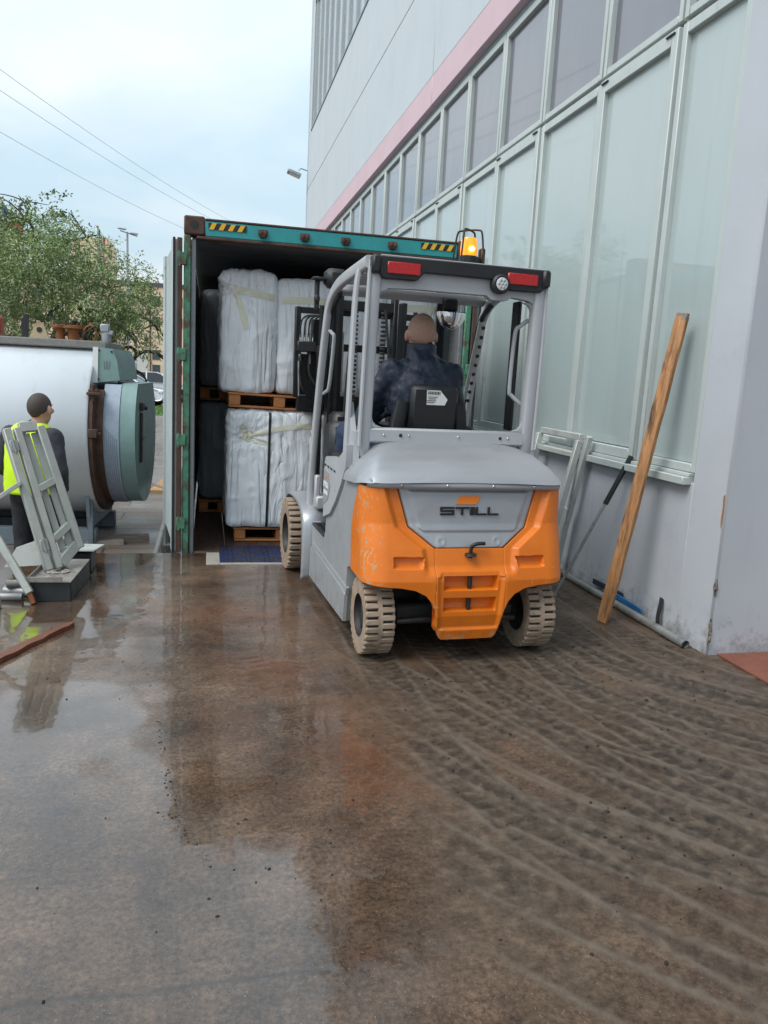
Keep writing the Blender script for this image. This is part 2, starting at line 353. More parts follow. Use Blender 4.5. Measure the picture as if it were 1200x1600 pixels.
def splash(m, z1, col, amt):
    """dried mud thrown up from the wheels: noise patches that thin out with height"""
    t = m.node_tree; n = t.nodes; k = t.links; b = n['Principled BSDF']; src = b.inputs['Base Color'].links[0].from_socket
    geo = n.new('ShaderNodeNewGeometry'); sp = n.new('ShaderNodeSeparateXYZ'); k.new(geo.outputs['Position'], sp.inputs[0])
    mr = n.new('ShaderNodeMapRange'); mr.inputs['From Max'].default_value = z1; mr.inputs['To Min'].default_value = amt; mr.inputs['To Max'].default_value = -.06; k.new(sp.outputs['Z'], mr.inputs['Value'])
    nz = n.new('ShaderNodeTexNoise'); nz.inputs['Scale'].default_value = 13; nz.inputs['Detail'].default_value = 10; nz.inputs['Roughness'].default_value = .78; k.new(geo.outputs['Position'], nz.inputs['Vector'])
    ad = n.new('ShaderNodeMath'); ad.operation = 'ADD'; k.new(nz.outputs['Fac'], ad.inputs[0]); k.new(mr.outputs[0], ad.inputs[1])
    r = n.new('ShaderNodeValToRGB'); r.color_ramp.elements[0].position = .60; r.color_ramp.elements[1].position = .84; r.color_ramp.elements[0].color = (0, 0, 0, 1); r.color_ramp.elements[1].color = (.75, .75, .75, 1); k.new(ad.outputs[0], r.inputs[0])
    mm = n.new('ShaderNodeMix'); mm.data_type = 'RGBA'; k.new(r.outputs[0], mm.inputs['Factor']); k.new(src, mm.inputs['A']); mm.inputs['B'].default_value = (*col, 1); k.new(mm.outputs['Result'], b.inputs['Base Color'])
splash(m_grey, .55, (.17, .14, .115), .2)
splash(m_silver, .7, (.2, .175, .15), .12)
def streaks(m, col, amt, sx=9., lo=.56, hi=.8):
    """thin vertical rain streaks of dirt"""
    t = m.node_tree; n = t.nodes; k = t.links; b = n['Principled BSDF']; src = b.inputs['Base Color'].links[0].from_socket
    geo = n.new('ShaderNodeNewGeometry'); mp = n.new('ShaderNodeMapping'); mp.inputs['Scale'].default_value = (sx, sx, .35); k.new(geo.outputs['Position'], mp.inputs['Vector'])
    nz = n.new('ShaderNodeTexNoise'); nz.inputs['Scale'].default_value = 1; nz.inputs['Detail'].default_value = 7; nz.inputs['Roughness'].default_value = .7; k.new(mp.outputs[0], nz.inputs['Vector'])
    r = n.new('ShaderNodeValToRGB'); r.color_ramp.elements[0].position = lo; r.color_ramp.elements[1].position = hi; r.color_ramp.elements[0].color = (0, 0, 0, 1); r.color_ramp.elements[1].color = (amt, amt, amt, 1); k.new(nz.outputs['Fac'], r.inputs[0])
    mm = n.new('ShaderNodeMix'); mm.data_type = 'RGBA'; k.new(r.outputs[0], mm.inputs['Factor']); k.new(src, mm.inputs['A']); mm.inputs['B'].default_value = (*col, 1); k.new(mm.outputs['Result'], b.inputs['Base Color'])
streaks(m_wall, (.42, .44, .45), .55, 5); streaks(m_pinkband, (.50, .36, .40), .5, 5); streaks(m_tankshell, (.40, .36, .32), .55, 8, .58, .8)
streaks(m_panel, (.30, .34, .34), .5, 7); streaks(m_winframe, (.33, .33, .30), .6, 14, .55, .78); streaks(m_wallp, (.36, .36, .37), .6, 7); streaks(m_doorpaint, (.25, .17, .12), .7, 12)
# ================================================================== ground
def floor_material():
    m = bpy.data.materials.new('wet_concrete'); m.use_nodes = True; t = m.node_tree; n = t.nodes; k = t.links; b = n['Principled BSDF']
    geo = n.new('ShaderNodeNewGeometry')
    def att(a):
        q = n.new('ShaderNodeAttribute'); q.attribute_name = a; return q.outputs['Fac']
    def noise(s, d=6, rr=.6, vec=None):
        q = n.new('ShaderNodeTexNoise'); q.inputs['Scale'].default_value = s; q.inputs['Detail'].default_value = d; q.inputs['Roughness'].default_value = rr
        k.new(vec or geo.outputs['Position'], q.inputs['Vector']); return q.outputs['Fac']
    def ramp(f, p0, p1, c0, c1):
        r = n.new('ShaderNodeValToRGB'); e = r.color_ramp.elements; e[0].position = p0; e[1].position = p1
        e[0].color = (*c0, 1) if len(c0) == 3 else c0; e[1].color = (*c1, 1); k.new(f, r.inputs[0]); return r.outputs[0]
    def mix(f, a, c, mode='MIX'):
        q = n.new('ShaderNodeMix'); q.data_type = 'RGBA'; q.blend_type = mode
        for s_, v in (('Factor', f), ('A', a), ('B', c)):
            if isinstance(v, (int, float)): q.inputs[s_].default_value = v
            elif isinstance(v, tuple): q.inputs[s_].default_value = (*v, 1)
            else: k.new(v, q.inputs[s_])
        return q.outputs['Result']
    base = ramp(noise(1.3, 8, .62), .32, .68, (.046, .028, .018), (.178, .122, .086))
    mot = ramp(noise(5.5, 7, .7), .3, .7, (.55, .53, .52), (1.4, 1.36, 1.3)); base = mix(1.0, base, mot, 'MULTIPLY')
    grit = ramp(noise(55, 5, .75), .34, .66, (.42, .40, .38), (1.5, 1.46, 1.42))
    base = mix(1.0, base, grit, 'MULTIPLY')
    spk = ramp(noise(170, 2, .5), .66, .76, (0, 0, 0), (1, 1, 1))
    base = mix(spk, base, (.30, .26, .21))
    base = mix(att('rust'), base, mix(noise(22, 5), (.075, .032, .016), (.22, .085, .032)))
    mudc = mix(ramp(noise(13, 8, .75), .34, .66, (0, 0, 0), (1, 1, 1)), (.028, .021, .016), (.15, .112, .082))
    base = mix(att('mud'), base, mudc)
    base = mix(att('ridge'), base, mix(noise(30, 5, .7), (.10, .08, .062), (.20, .16, .125)))
    base = mix(att('dark'), base, (.024, .020, .017))
    k.new(base, b.inputs['Base Color'])
    # water film: smooth where wet, dull on mud ridges
    rr = n.new('ShaderNodeMapRange'); k.new(att('wet'), rr.inputs['Value']); rr.inputs['To Min'].default_value = .52; rr.inputs['To Max'].default_value = .035
    rn = n.new('ShaderNodeMath'); rn.operation = 'MULTIPLY_ADD'; k.new(noise(6, 6, .7), rn.inputs[0]); rn.inputs[1].default_value = .14
    k.new(rr.outputs[0], rn.inputs[2]); k.new(rn.outputs[0], b.inputs['Roughness'])
    b.inputs['IOR'].default_value = 1.5
    sl = n.new('ShaderNodeMapRange'); k.new(att('wet'), sl.inputs['Value']); sl.inputs['To Min'].default_value = .16; sl.inputs['To Max'].default_value = .5; k.new(sl.outputs[0], b.inputs['Specular IOR Level'])
    b.inputs['Coat Weight'].default_value = 0; k.new(att('wet'), b.inputs['Coat Weight']); b.inputs['Coat Roughness'].default_value = .035; b.inputs['Coat IOR'].default_value = 1.5
    bs = n.new('ShaderNodeMapRange'); k.new(att('wet'), bs.inputs['Value']); bs.inputs['To Min'].default_value = .35; bs.inputs['To Max'].default_value = .03
    bp = n.new('ShaderNodeBump'); bp.inputs['Distance'].default_value = .006; k.new(bs.outputs[0], bp.inputs['Strength'])
    k.new(noise(75, 4, .7), bp.inputs['Height']); k.new(bp.outputs[0], b.inputs['Normal'])
    cb = n.new('ShaderNodeBump'); cb.inputs['Strength'].default_value = .018; cb.inputs['Distance'].default_value = .004
    k.new(noise(26, 3, .5), cb.inputs['Height']); k.new(cb.outputs[0], b.inputs['Coat Normal'])
    return m
m_floor = floor_material()
def make_dock():
    xs = np.concatenate([np.linspace(-9, -1.55, 12)[:-1], np.arange(-1.55, 2.975, .0105), np.array([2.975, 3.3, 4, 6, 9])])
    xs = np.unique(np.round(np.concatenate([xs, [0.0, .11, 2.2]]), 5))
    ys = np.concatenate([np.linspace(-8, 1.2, 10)[:-1], np.arange(1.2, 6.55, .0105), [6.55]])
    ys = np.unique(np.round(np.concatenate([ys, [6.15]]), 5))
    X, Y = np.meshgrid(xs, ys, indexing='ij')
    h = .006*(fbm(X*1.1, Y*1.1, 0, 3, 5)-.5)+.0012*(fbm(X*14, Y*14, 0, 2, 9)-.5)
    right = sstep(.42, 1.10, X+.35*(fbm(X*.9, Y*.9, 0, 3, 3)-.5)+np.clip(2.6-Y, 0, 3)*.12)
    mudn = fbm(X*2.2, Y*2.2, 0, 4, 21)
    mud = right*sstep(.32, .62, mudn)*.8
    dark = np.zeros_like(X); ridge = np.zeros_like(X)
    def tracks(cx, cy, r0, width, depth, period, seed, sl=.5):
        nonlocal h, mud, dark, ridge
        dx, dy = X-cx, Y-cy
        r = np.where(dy < 0, np.hypot(dx, dy), -dx)          # arc below cy, straight above
        s = np.where(dy < 0, np.arctan2(-dy, -dx)*r0, -dy)
        r = r+.035*(fbm(X*1.7, Y*1.7, 0, 2, seed+50)-.5)
        q = (r-r0)/(width/2)                                  # -1..1 across the tyre
        inside = 1-sstep(.88, 1.0, np.abs(q))
        side = sstep(.16, .26, np.abs(q))
        ph = s/period+np.abs(q)*sl+.12*(vnoise(X*5, Y*5, 0, seed)-.5)
        lug = sstep(.16, .30, np.abs((ph % 1)-.5))*side
        fade = (.12+.88*right)*(.35+.65*sstep(.25, .50, fbm(X*1.3+seed, Y*1.3, 0, 3, seed+7)))
        rim = np.exp(-((np.abs(q)-1.10)/.13)**2)
        m = inside*fade
        ridge = np.maximum(ridge, rim*fade*right*(.35+.65*vnoise(X*11, Y*11, 0, seed+4)))
        h = h+m*(-lug*depth+.25*depth)+rim*fade*depth*.7*(.5+vnoise(X*18, Y*18, 0, seed+3))
        mud = np.clip(mud+m*(.35-.25*lug)*right+rim*fade*.6*right, 0, 1)
        dark = np.clip(dark+m*lug*.29, 0, .5)
    rg = random.Random(17)
    fam = [(3.93, 4.35, r0) for r0 in (1.10, 1.32, 1.58, 1.78, 2.0, 2.24, 2.50, 2.74, 3.0, 3.22, 3.5, 3.74, 4.0)]+[(4.7, 3.5, r0) for r0 in (1.6, 2.3, 2.75, 3.3, 3.75)]+[(4.3, 5.3, 3.55), (4.3, 5.3, 2.6)]
    for i, (cx, cy, r0) in enumerate(fam):
        main = r0 in (2.0, 3.0); k_ = 1.0 if main else rg.uniform(.45, .9)
        tracks(cx+(0 if main else rg.uniform(-.12, .12)), cy+(0 if main else rg.uniform(-.15, .15)), r0, rg.uniform(.18, .22), .0042*k_, rg.uniform(.056, .072), 100+13*i)
    h = h+right*.003*(fbm(X*9, Y*9, 0, 4, 33)-.5)
    rust = sstep(.55, .8, fbm(X*1.1+4, Y*1.1, 0, 4, 61))*.55+np.exp(-((X-.45)/.35)**2-((Y-3.7)/.9)**2)*.55*sstep(.3, .6, fbm(X*3, Y*3, 0, 4, 71))
    rust += np.exp(-((X-1.25)/.25)**2-((Y-3.55)/.3)**2)*.25*sstep(.35, .6, fbm(X*4, Y*4, 0, 3, 75))
    # the black dotted crack line and the joint nearest the camera
    line = np.interp(Y, [2.25, 2.5, 2.81, 3.31, 4.0, 4.6], [.03, -.08, -.13, -.19, -.31, -.36])+.02*(vnoise(X*0, Y*9, 0, 4)-.5)
    cr = np.exp(-((X-line)/.011)**2)*(Y > 2.2)*(Y < 4.1)*sstep(.52, .66, fbm(Y*9, X*3, 0, 3, 8))
    jt = np.exp(-((Y-1.775-.02*(vnoise(X*6, X*0, 0, 3)-.5))/.008)**2)*(X < .35)*.6
    dark = np.clip(dark+cr*.25+jt, 0, .95); h = h-.003*jt
    dr = sstep(.80, .83, vnoise(X*16, Y*16, 0, 91))*sstep(.62, .8, fbm(X*1.5, Y*1.5, 0, 2, 93))   # crumbs and specks
    dark = np.clip(dark+dr*.12, 0, .95)
    pud = fbm(X*.75+2, Y*.6, 0, 4, 41)+.05*np.exp(-((X+.1)/.5)**2)-.05*sstep(3.0, 2.2, Y)*(X < .1)
    puddle = sstep(.50, .535, pud)                                   # standing water with a clear edge
    wet = (.66+.18*sstep(.35, .5, pud)+.2*puddle)*(1-.78*right)
    wet = np.clip(wet+.25*right*sstep(.52, .66, fbm(X*2, Y*2, 0, 3, 47)), 0, 1)*(1-.75*mud)
    dry = sstep(.56, .70, fbm(X*1.7, Y*2.6, 0, 4, 57))*(1-puddle)
    wet = np.clip(wet*(1-.40*dry)*(1-(1-puddle)*.45*(1-fbm(X*9, Y*9, 0, 3, 58))), 0, 1)
    wet = wet*(1-.14*sstep(3.1, 2.2, Y)*sstep(.35, -.1, X))
    dark = np.clip(dark+puddle*(1-right)*.10, 0, .95)
    h = h*(1-.85*np.clip(wet-.4, 0, 1))
    nx, ny = len(xs), len(ys)
    P = np.stack([X, Y, h], -1).reshape(-1, 3)
    idx = np.arange(nx*ny).reshape(nx, ny)
    F = np.stack([idx[:-1, :-1], idx[1:, :-1], idx[1:, 1:], idx[:-1, 1:]], -1).reshape(-1, 4)
    xc = (X[:-1, :-1]+X[1:, 1:]).reshape(-1)/2; yc = (Y[:-1, :-1]+Y[1:, 1:]).reshape(-1)/2
    keep = ~((xc > 0) & (xc < 2.2) & (yc > 6.15)) & ~((xc > 2.975) & (yc > 3.93))
    F = F[keep]
    me = bpy.data.meshes.new('dock_floor'); me.vertices.add(len(P)); me.vertices.foreach_set('co', P.ravel())
    me.loops.add(F.size); me.loops.foreach_set('vertex_index', F.ravel().astype(np.int32))
    me.polygons.add(len(F)); me.polygons.foreach_set('loop_start', (np.arange(len(F))*4).astype(np.int32)); me.polygons.foreach_set('loop_total', np.full(len(F), 4, np.int32))
    me.polygons.foreach_set('use_smooth', np.ones(len(F), bool))
    me.update(calc_edges=True)
    for nme, a in (('mud', mud), ('wet', wet), ('rust', np.clip(rust, 0, 1)), ('dark', dark), ('ridge', np.clip(ridge, 0, 1))):
        q = me.attributes.new(nme, 'FLOAT', 'POINT'); q.data.foreach_set('value', a.reshape(-1).astype(np.float32))
    me.materials.append(m_floor)
    o = link('dock_floor', me); tag(o, kind='structure')
make_dock()
def crumbs():
    rr = random.Random(12); b = MB(); _ = 0
    def crumb(mb, x, y, r_):
        a = rr.uniform(0, 6.3); mb.ell((x, y, r_*.35), (r_*rr.uniform(.7, 1.5), r_*rr.uniform(.6, 1.1), r_*.5), 6, 4, rotz(a))
    for i in range(120):
        y = rr.choice([rr.uniform(2.28, 2.9), rr.uniform(2.25, 3.6), rr.uniform(2.25, 4.1)]); x = float(np.interp(y, [2.25, 2.5, 2.81, 3.31, 4.0, 4.6], [.03, -.08, -.13, -.19, -.31, -.36]))+rr.gauss(0, .010)
        crumb(b, x, y, rr.choice((.0015, .002, .0025, .004)))
    for i in range(110): crumb(b, rr.gauss(.05, .6), rr.uniform(1.6, 5.5), rr.uniform(.002, .006))
    for i in range(160): crumb(b, rr.uniform(.8, 2.8), rr.uniform(1.6, 4.5), rr.uniform(.003, .008))
    tag(b.build('dirt_crumbs', mat('dark_crumbs', (.02, .017, .014), .8), None, True, 60, fix=False), kind='stuff')
crumbs()
b = MB(); b.box((-4.5, -.73-.004, -.61), (8.99, 14.55, 1.18)); b.box((4.5, -2.0, -.61), (9, 12, 1.18)); b.box((1.09, 5.05, -.61), (2.18, 2.18, 1.18)); b.box((2.59, 5.2, -.61), (.77, 2.69, 1.18))
tag(b.build('dock_base', m_conc), kind='structure')
# yard, half a metre lower, and the pit the container stands in
m_yard = bpy.data.materials.new('yard_paving'); m_yard.use_nodes = True
def yard_mat(m):
    t = m.node_tree; n = t.nodes; k = t.links; b = n['Principled BSDF']; geo = n.new('ShaderNodeNewGeometry')
    br = n.new('ShaderNodeTexBrick'); br.inputs['Scale'].default_value = .45; br.inputs['Mortar Size'].default_value = .006; br.inputs['Color1'].default_value = (.17, .14, .12, 1)
    br.inputs['Color2'].default_value = (.21, .17, .145, 1); br.inputs['Mortar'].default_value = (.05, .045, .04, 1); k.new(geo.outputs['Position'], br.inputs['Vector'])
    nz = n.new('ShaderNodeTexNoise'); nz.inputs['Scale'].default_value = 1.5; nz.inputs['Detail'].default_value = 8; k.new(geo.outputs['Position'], nz.inputs['Vector'])
    r = n.new('ShaderNodeValToRGB'); r.color_ramp.elements[0].color = (.5, .5, .5, 1); r.color_ramp.elements[1].color = (1.25, 1.2, 1.15, 1); k.new(nz.outputs['Fac'], r.inputs[0])
    mm = n.new('ShaderNodeMix'); mm.data_type = 'RGBA'; mm.blend_type = 'MULTIPLY'; mm.inputs['Factor'].default_value = 1; k.new(br.outputs['Color'], mm.inputs['A']); k.new(r.outputs[0], mm.inputs['B'])
    k.new(mm.outputs['Result'], b.inputs['Base Color'])
    rm = n.new('ShaderNodeMapRange'); rm.inputs['From Min'].default_value = .35; rm.inputs['From Max'].default_value = .65; rm.inputs['To Min'].default_value = .16; rm.inputs['To Max'].default_value = .5; b.inputs['Specular IOR Level'].default_value = .3
    k.new(nz.outputs['Fac'], rm.inputs['Value']); k.new(rm.outputs[0], b.inputs['Roughness'])
yard_mat(m_yard)
b = MB()
for x0, x1, y0, y1 in ((-400, -9, -300, 6.55), (-400, -.5, 6.55, 500), (-.5, 400, 26, 500), (9, 400, -300, 26)):
    b.add([(x0, y0, -.5), (x1, y0, -.5), (x1, y1, -.5), (x0, y1, -.5)], [(0, 1, 2, 3)])
tag(b.build('yard', m_yard, fix=False, smooth=False), kind='structure')
b = MB(); b.add([(-.5, 6.55, -1.25), (3.1, 6.55, -1.25), (3.1, 20, -1.25), (-.5, 20, -1.25), (-.5, 26, -.5), (3.1, 26, -.5), (-.5, 6.55, -.5), (-.5, 20, -.5)],
          [(0, 1, 2, 3), (3, 2, 5, 4), (0, 3, 7, 6), (3, 4, 7)])
tag(b.build('loading_pit', m_yard, fix=False, smooth=False), kind='structure')
# grass verge by the parked cars
def grass():
    rng = np.random.default_rng(3); n = 5000
    x = rng.uniform(-9, -1.6, n); y = 33+(x+2.2)*.4*0+rng.uniform(0, 5.5, n)+np.clip((x+2.4)*4, 0, 9)*.4
    a = rng.uniform(0, 6.28, n); hh = rng.uniform(.05, .16, n)
    vs = []; fs = []
    for i in range(n):
        c, s_ = math.cos(a[i])*.04, math.sin(a[i])*.04
        vs += [(x[i]-c, y[i]-s_, -.48), (x[i]+c, y[i]+s_, -.48), (x[i]+c*2, y[i]+.03, -.48+hh[i])]; fs.append((3*i, 3*i+1, 3*i+2))
    b = MB(); b.add(vs, fs)
    o = b.build('grass', m_grass, smooth=False, fix=False); tag(o, kind='stuff'); o['label'] = 'strip of green grass in front of the parked white cars'; o['category'] = 'grass'
grass()
b = MB(); b.add([(-9, 32.9, -.488), (-1.7, 32.9, -.488), (-1.45, 38.9, -.488), (-9, 38.9, -.488)], [(0, 1, 2, 3)])
tag(b.build('verge_soil', mat('verge_green', (.05, .10, .02), .8, var=.3)), kind='structure')

# ================================================================== warehouse on the right
WX = 2.97
wh = tag(empty('warehouse_building', (0, 0, 0)), 'pale blue-grey industrial building with long window bands and faded red stripe', 'building')
bays = [4.22, 4.93]+[6.0+1.135*i for i in range(17)]           # mullion lines along the wall
END = 25.0
def part(name, m, parent, *boxes, bev=.004, smooth=True):
    b = MB()
    for (x0, x1, y0, y1, z0, z1) in boxes: b.box(((x0+x1)/2, (y0+y1)/2, (z0+z1)/2), (x1-x0, y1-y0, z1-z0), bev=bev)
    return b.build(name, m, parent, smooth)
part('plinth_wall', m_wallp, wh, (WX, 3.3, 4.226, END, -.5, 1.0))
part('corner_pillar', m_wallp, wh, (WX-.012, 3.42, 3.88, 4.22, -.02, 5.2), bev=.012)
part('gate_jamb', m_wallp, wh, (3.44, 3.9, 3.75, 4.3, -.02, 5.2))
# upper wall in concrete panels, open joints between them
UX = 2.905
for (y0, y1, z0, z1) in ((-8, 10.845, 5.58, 7.045), (10.86, END, 5.58, 7.045), (-8, 10.845, 7.06, 8.6), (10.86, END, 7.06, 8.6), (-8, 10.845, 12.1, 13.5), (10.86, END, 12.1, 13.5), (24.42, END, 8.602, 12.098)):
    part('wall_panel', m_wall, wh, (UX, 3.3, y0, y1, z0, z1), bev=.006)
part('joint_backing', m_gap, wh, (UX+.02, 3.25, -7.9, END-.02, 5.25, 8.55))
for (y0, y1) in ((-8, 10.845), (10.86, END)): part('red_band', m_pinkband, wh, (UX-.003, 3.3, y0, y1, 5.2, 5.577), bev=.006)
part('red_joint', mat('red_joint', (.62, .14, .15), .6), wh, (UX+.004, UX+.02, 10.846, 10.859, 5.2, 5.577), bev=0)
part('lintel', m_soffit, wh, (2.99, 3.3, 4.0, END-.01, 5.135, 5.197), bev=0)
part('end_wall', m_wall, wh, (3.3, 30, END-.3, END-.002, -.5, 13.4), bev=0)
part('roof_slab', m_facroof, wh, (3.0, 30, -8, END-.3, 13.3, 13.48), bev=0)
part('gate_leaf', mat('gate_grey', (.30, .32, .36), .6), wh, (3.6, 3.7, -8, 3.74, .0, 5.3), bev=0)
part('window_back', m_gap, wh, (3.14, 3.16, 4.3, END-.35, 1.0, 5.2), bev=0)
part('corner_trim', mat('corner_trim', (.52, .56, .60), .6), wh, (UX-.02, UX+.03, END-.12, END+.012, -.5, 13.52))
def windows():
    for i in range(len(bays)-1):
        y0, y1 = bays[i], bays[i+1]
        if y1 > END-.2: break
        sash = i % 2 == 1
        for row, (z0, z1) in enumerate(((1.06, 3.9), (3.93, 5.13))):
            g = .008
            f = .075 if (sash and row == 0) else .055
            xo = 2.962 if (sash and row == 0) else 2.975
            a, c = y0+g, y1-(.022 if (sash and row == 0) else g)
            a = y0+(.022 if (sash and row == 0) else g); c = y1-g
            b = MB()
            for (p, q, r_, s_) in ((a, a+f, z0, z1), (c-f, c, z0, z1), (a+f, c-f, z0, z0+f), (a+f, c-f, z1-f*1.3, z1)):
                b.box((xo+.03, (p+q)/2, (r_+s_)/2), (.06, q-p-.001, s_-r_-.001), bev=.005)
            w_ = b.build('window', m_winframe, wh)
            b = MB(); b.box((xo+.046, (a+c)/2, (z0+z1)/2), (.008, c-a-2*f+.01, z1-z0-2.3*f+.01))
            pn = b.build('pane', m_paneu if row else m_panel, w_, False)
            if sash and row == 0:
                for yy in (a+.08, c-.08):
                    b = MB(); b.box((xo-.006, yy, z1-.028), (.014, .1, .014), bev=.003); b.build('hinge', m_dark, w_)
        # frame post between bays
        part('mullion', m_winframe, wh, (3.01, 3.08, y0-.02, y0+.02, 1.06, 5.12), bev=.003)
    part('sill', m_winframe, wh, (2.905, 3.06, 4.25, END-.3, .985, 1.035), bev=.004)
    part('sill_frame', m_winframe, wh, (2.945, 3.06, 4.25, END-.3, 1.037, 1.058), bev=.002)
    part('transom', m_gap, wh, (3.03, 3.08, 4.25, END-.35, 3.895, 3.935), bev=0)
    part('side_frame', m_winframe, wh, (2.968, 3.1, 4.223, 4.2265, 1.06, 5.12), bev=.003)
windows()
def upper_windows():
    y = 5.0
    while y < 24.2:
        y1 = min(y+.93, 24.36); f = .05
        b = MB()
        for (p, q, r_, s_) in ((y, y+f, 8.66, 12.08), (y1-f, y1, 8.66, 12.08), (y+f, y1-f, 8.66, 8.66+f), (y+f, y1-f, 12.08-f, 12.08)):
            b.box((UX+.06, (p+q)/2, (r_+s_)/2), (.07, q-p-.001, s_-r_-.001))
        w_ = b.build('upper_window', m_winframe, wh, False)
        b = MB(); b.box((UX+.075, (y+y1)/2, 10.37), (.008, y1-y-2*f+.01, 3.32)); b.build('pane', mat('upper_glass', (.28, .31, .37), .14, spec=.7, var=.1, scale=.6), w_, False)
        y = y1+.03
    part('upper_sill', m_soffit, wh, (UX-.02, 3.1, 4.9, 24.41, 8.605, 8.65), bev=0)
    part('upper_back', m_gap, wh, (3.1, 3.2, 4.9, 24.3, 8.66, 12.1), bev=0)
upper_windows()
# concrete chipped off the corner of the pillar
for (z, r_) in ((.42, .05), (.17, .05), (.10, .03)):
    b = MB(); b.ell((WX-.006, 3.886, z), (.010, .012, r_), 9, 6)
    rr = random.Random(int(z*100)); b.v = [(p[0]+rr.uniform(-.006, .004), p[1]+rr.uniform(-.006, .004)-.002, p[2]+rr.uniform(-.012, .012)) for p in b.v]
    b.build('chipped_concrete', mat('raw_concrete', (.20, .17, .145), .9, var=.5, scale=30, bump=.6, bscale=50), wh, ang=10)
b = MB(); b.prism([(0, 0), (.008, .04), (.004, .12), (.01, .19), (-.002, .20), (-.006, .1), (-.004, .03)], (WX-.0145, 3.896, .78), (0, 1, 0), (0, 0, 1), (-.002, 0, 0)); b.build('bare_patch', mat('bare_brick', (.42, .17, .05), .8), wh)
# floodlight at the far corner
fl_ = tag(empty('floodlight', (2.9, 24.9, 7.6)), 'small floodlight on an arm at the far corner of the grey building', 'floodlight')
b = MB(); b.tube([(0, 0, 0), (-.22, 0, .05), (-.28, 0, -.02)], .02, 8); b.build('arm', m_pole, fl_)
b = MB(); b.box((-.42, 0, -.12), (.42, .34, .10), roty(R(18)), .02); h_ = b.build('lamp_head', m_pole, fl_)
b = MB(); b.box((-.405, 0, -.178), (.34, .28, .012), roty(R(18))); b.build('lens', m_glasslens, h_)
# red oxide steel threshold of the gate
b = MB(); b.box((3.9, 1.4, .006), (1.76, 4.94, .012), bev=.003); tag(b.build('threshold_plate', m_threshold), 'red-brown steel threshold plate on the floor at the gate by the pillar', 'threshold')

# ================================================================== shipping container
X0, X1, Y0, Y1, ZT = -.2, 2.24, 6.6, 18.8, 2.72
ct = tag(empty('shipping_container', (0, 0, 0)), 'teal shipping container with its doors open, backed up to the dock', 'container')
def corr(y0, y1, x, d, z0, z1, n):
    """corrugated sheet in the plane X=x, ribs of depth d"""
    P = []; ys = []
    for i in range(n):
        a = y0+(y1-y0)*i/n; p = (y1-y0)/n
        ys += [(a, 0), (a+p*.3, 0), (a+p*.5, 1), (a+p*.8, 1)]
    ys.append((y1, 0)); b = MB()
    for (yy, k_) in ys: P += [(x+d*k_, yy, z0), (x+d*k_, yy, z1)]
    return b.grid(P, len(ys), 2)
for (x, s_) in ((X0+.03, 1), (X1-.03, -1)): corr(Y0+.16, Y1-.1, x, .036*s_, .0, 2.56, 44).build('side_wall', m_contin, ct, False, fix=False)
part('roof', m_contin, ct, (X0+.06, X1-.06, Y0+.12, Y1, 2.60, 2.625), bev=0)
part('end_wall', m_contin, ct, (X0+.05, X1-.05, Y1-.06, Y1-.02, 0, 2.58), bev=0)
for i in range(8):
    x = X0+.08+i*.285; part('floor_board', m_ply, ct, (x+.002, x+.283, Y0+.02, Y1-.1, -.03, -.004+.001*(i % 2)), bev=.002)
part('threshold', m_rust, ct, (X0+.1, X1-.1, Y0-.01, Y0+.018, -.15, -.006))
hd = part('header_beam', m_teal, ct, (X0+.165, X1-.165, Y0, Y0+.12, 2.585, 2.705), bev=.008)
part('lower_lip', m_rust, hd, (X0+.1, X1-.1, Y0-.006, Y0+.1, 2.562, 2.583))
part('upper_lip', m_rust, hd, (X0+.165, X1-.165, Y0-.004, Y0+.12, 2.707, 2.722))
for x in (.42, .76, 1.10, 1.50):
    b = MB(); b.box((x, Y0-.02, 2.635), (.055, .04, .05), bev=.006); b.box((x-.02, Y0-.03, 2.645), (.02, .05, .035), bev=.005); b.box((x+.02, Y0-.03, 2.645), (.02, .05, .035), bev=.005); b.box((x, Y0-.006, 2.65), (.075, .012, .05), bev=.003); b.build('lock_keeper', m_rust, hd)
for xs_ in (X0+.19, X1-.19-.30):
    b = MB(); b.box((xs_+.15, Y0-.003, 2.665), (.30, .004, .05)); st = b.build('hazard_sticker', m_ink, hd, False)
    for i in range(4):
        x = xs_+.004+i*.074; b = MB(); b.prism([(0, 0), (.036, 0), (.062, .05), (.026, .05)], (x, Y0-.007, 2.64), (1, 0, 0), (0, 0, 1), (0, .0015, 0)); b.build('stripe', m_yellow, st, False)
for (x0, x1) in ((X0, X0+.165), (X1-.165, X1)):
    for z0 in (2.59, -.17):
        b = MB(); b.box(((x0+x1)/2, Y0+.085, z0+.0725), (x1-x0-.002, .178, .145), bev=.012); cc = b.build('corner_casting', m_rust, ct)
        b = MB(); b.lathe([(.034, 0), (.034, .004), (.02, .004)], ((x0+x1)/2, Y0-.005, z0+.075), (0, 1, 0), 14); b.build('casting_hole', m_gap, cc)
lp = part('corner_post', m_green, ct, (X0, X0+.055, Y0, Y0+.12, -.02, 2.588), bev=.008)
part('post_edge', m_contin, lp, (X0+.057, X0+.095, Y0+.02, Y0+.14, -.02, 2.56), bev=.006)
rp_ = part('corner_post', m_green, ct, (X1-.055, X1, Y0, Y0+.12, -.02, 2.588), bev=.008)
part('post_edge', m_contin, rp_, (X1-.095, X1-.057, Y0+.02, Y0+.14, -.02, 2.56), bev=.006)
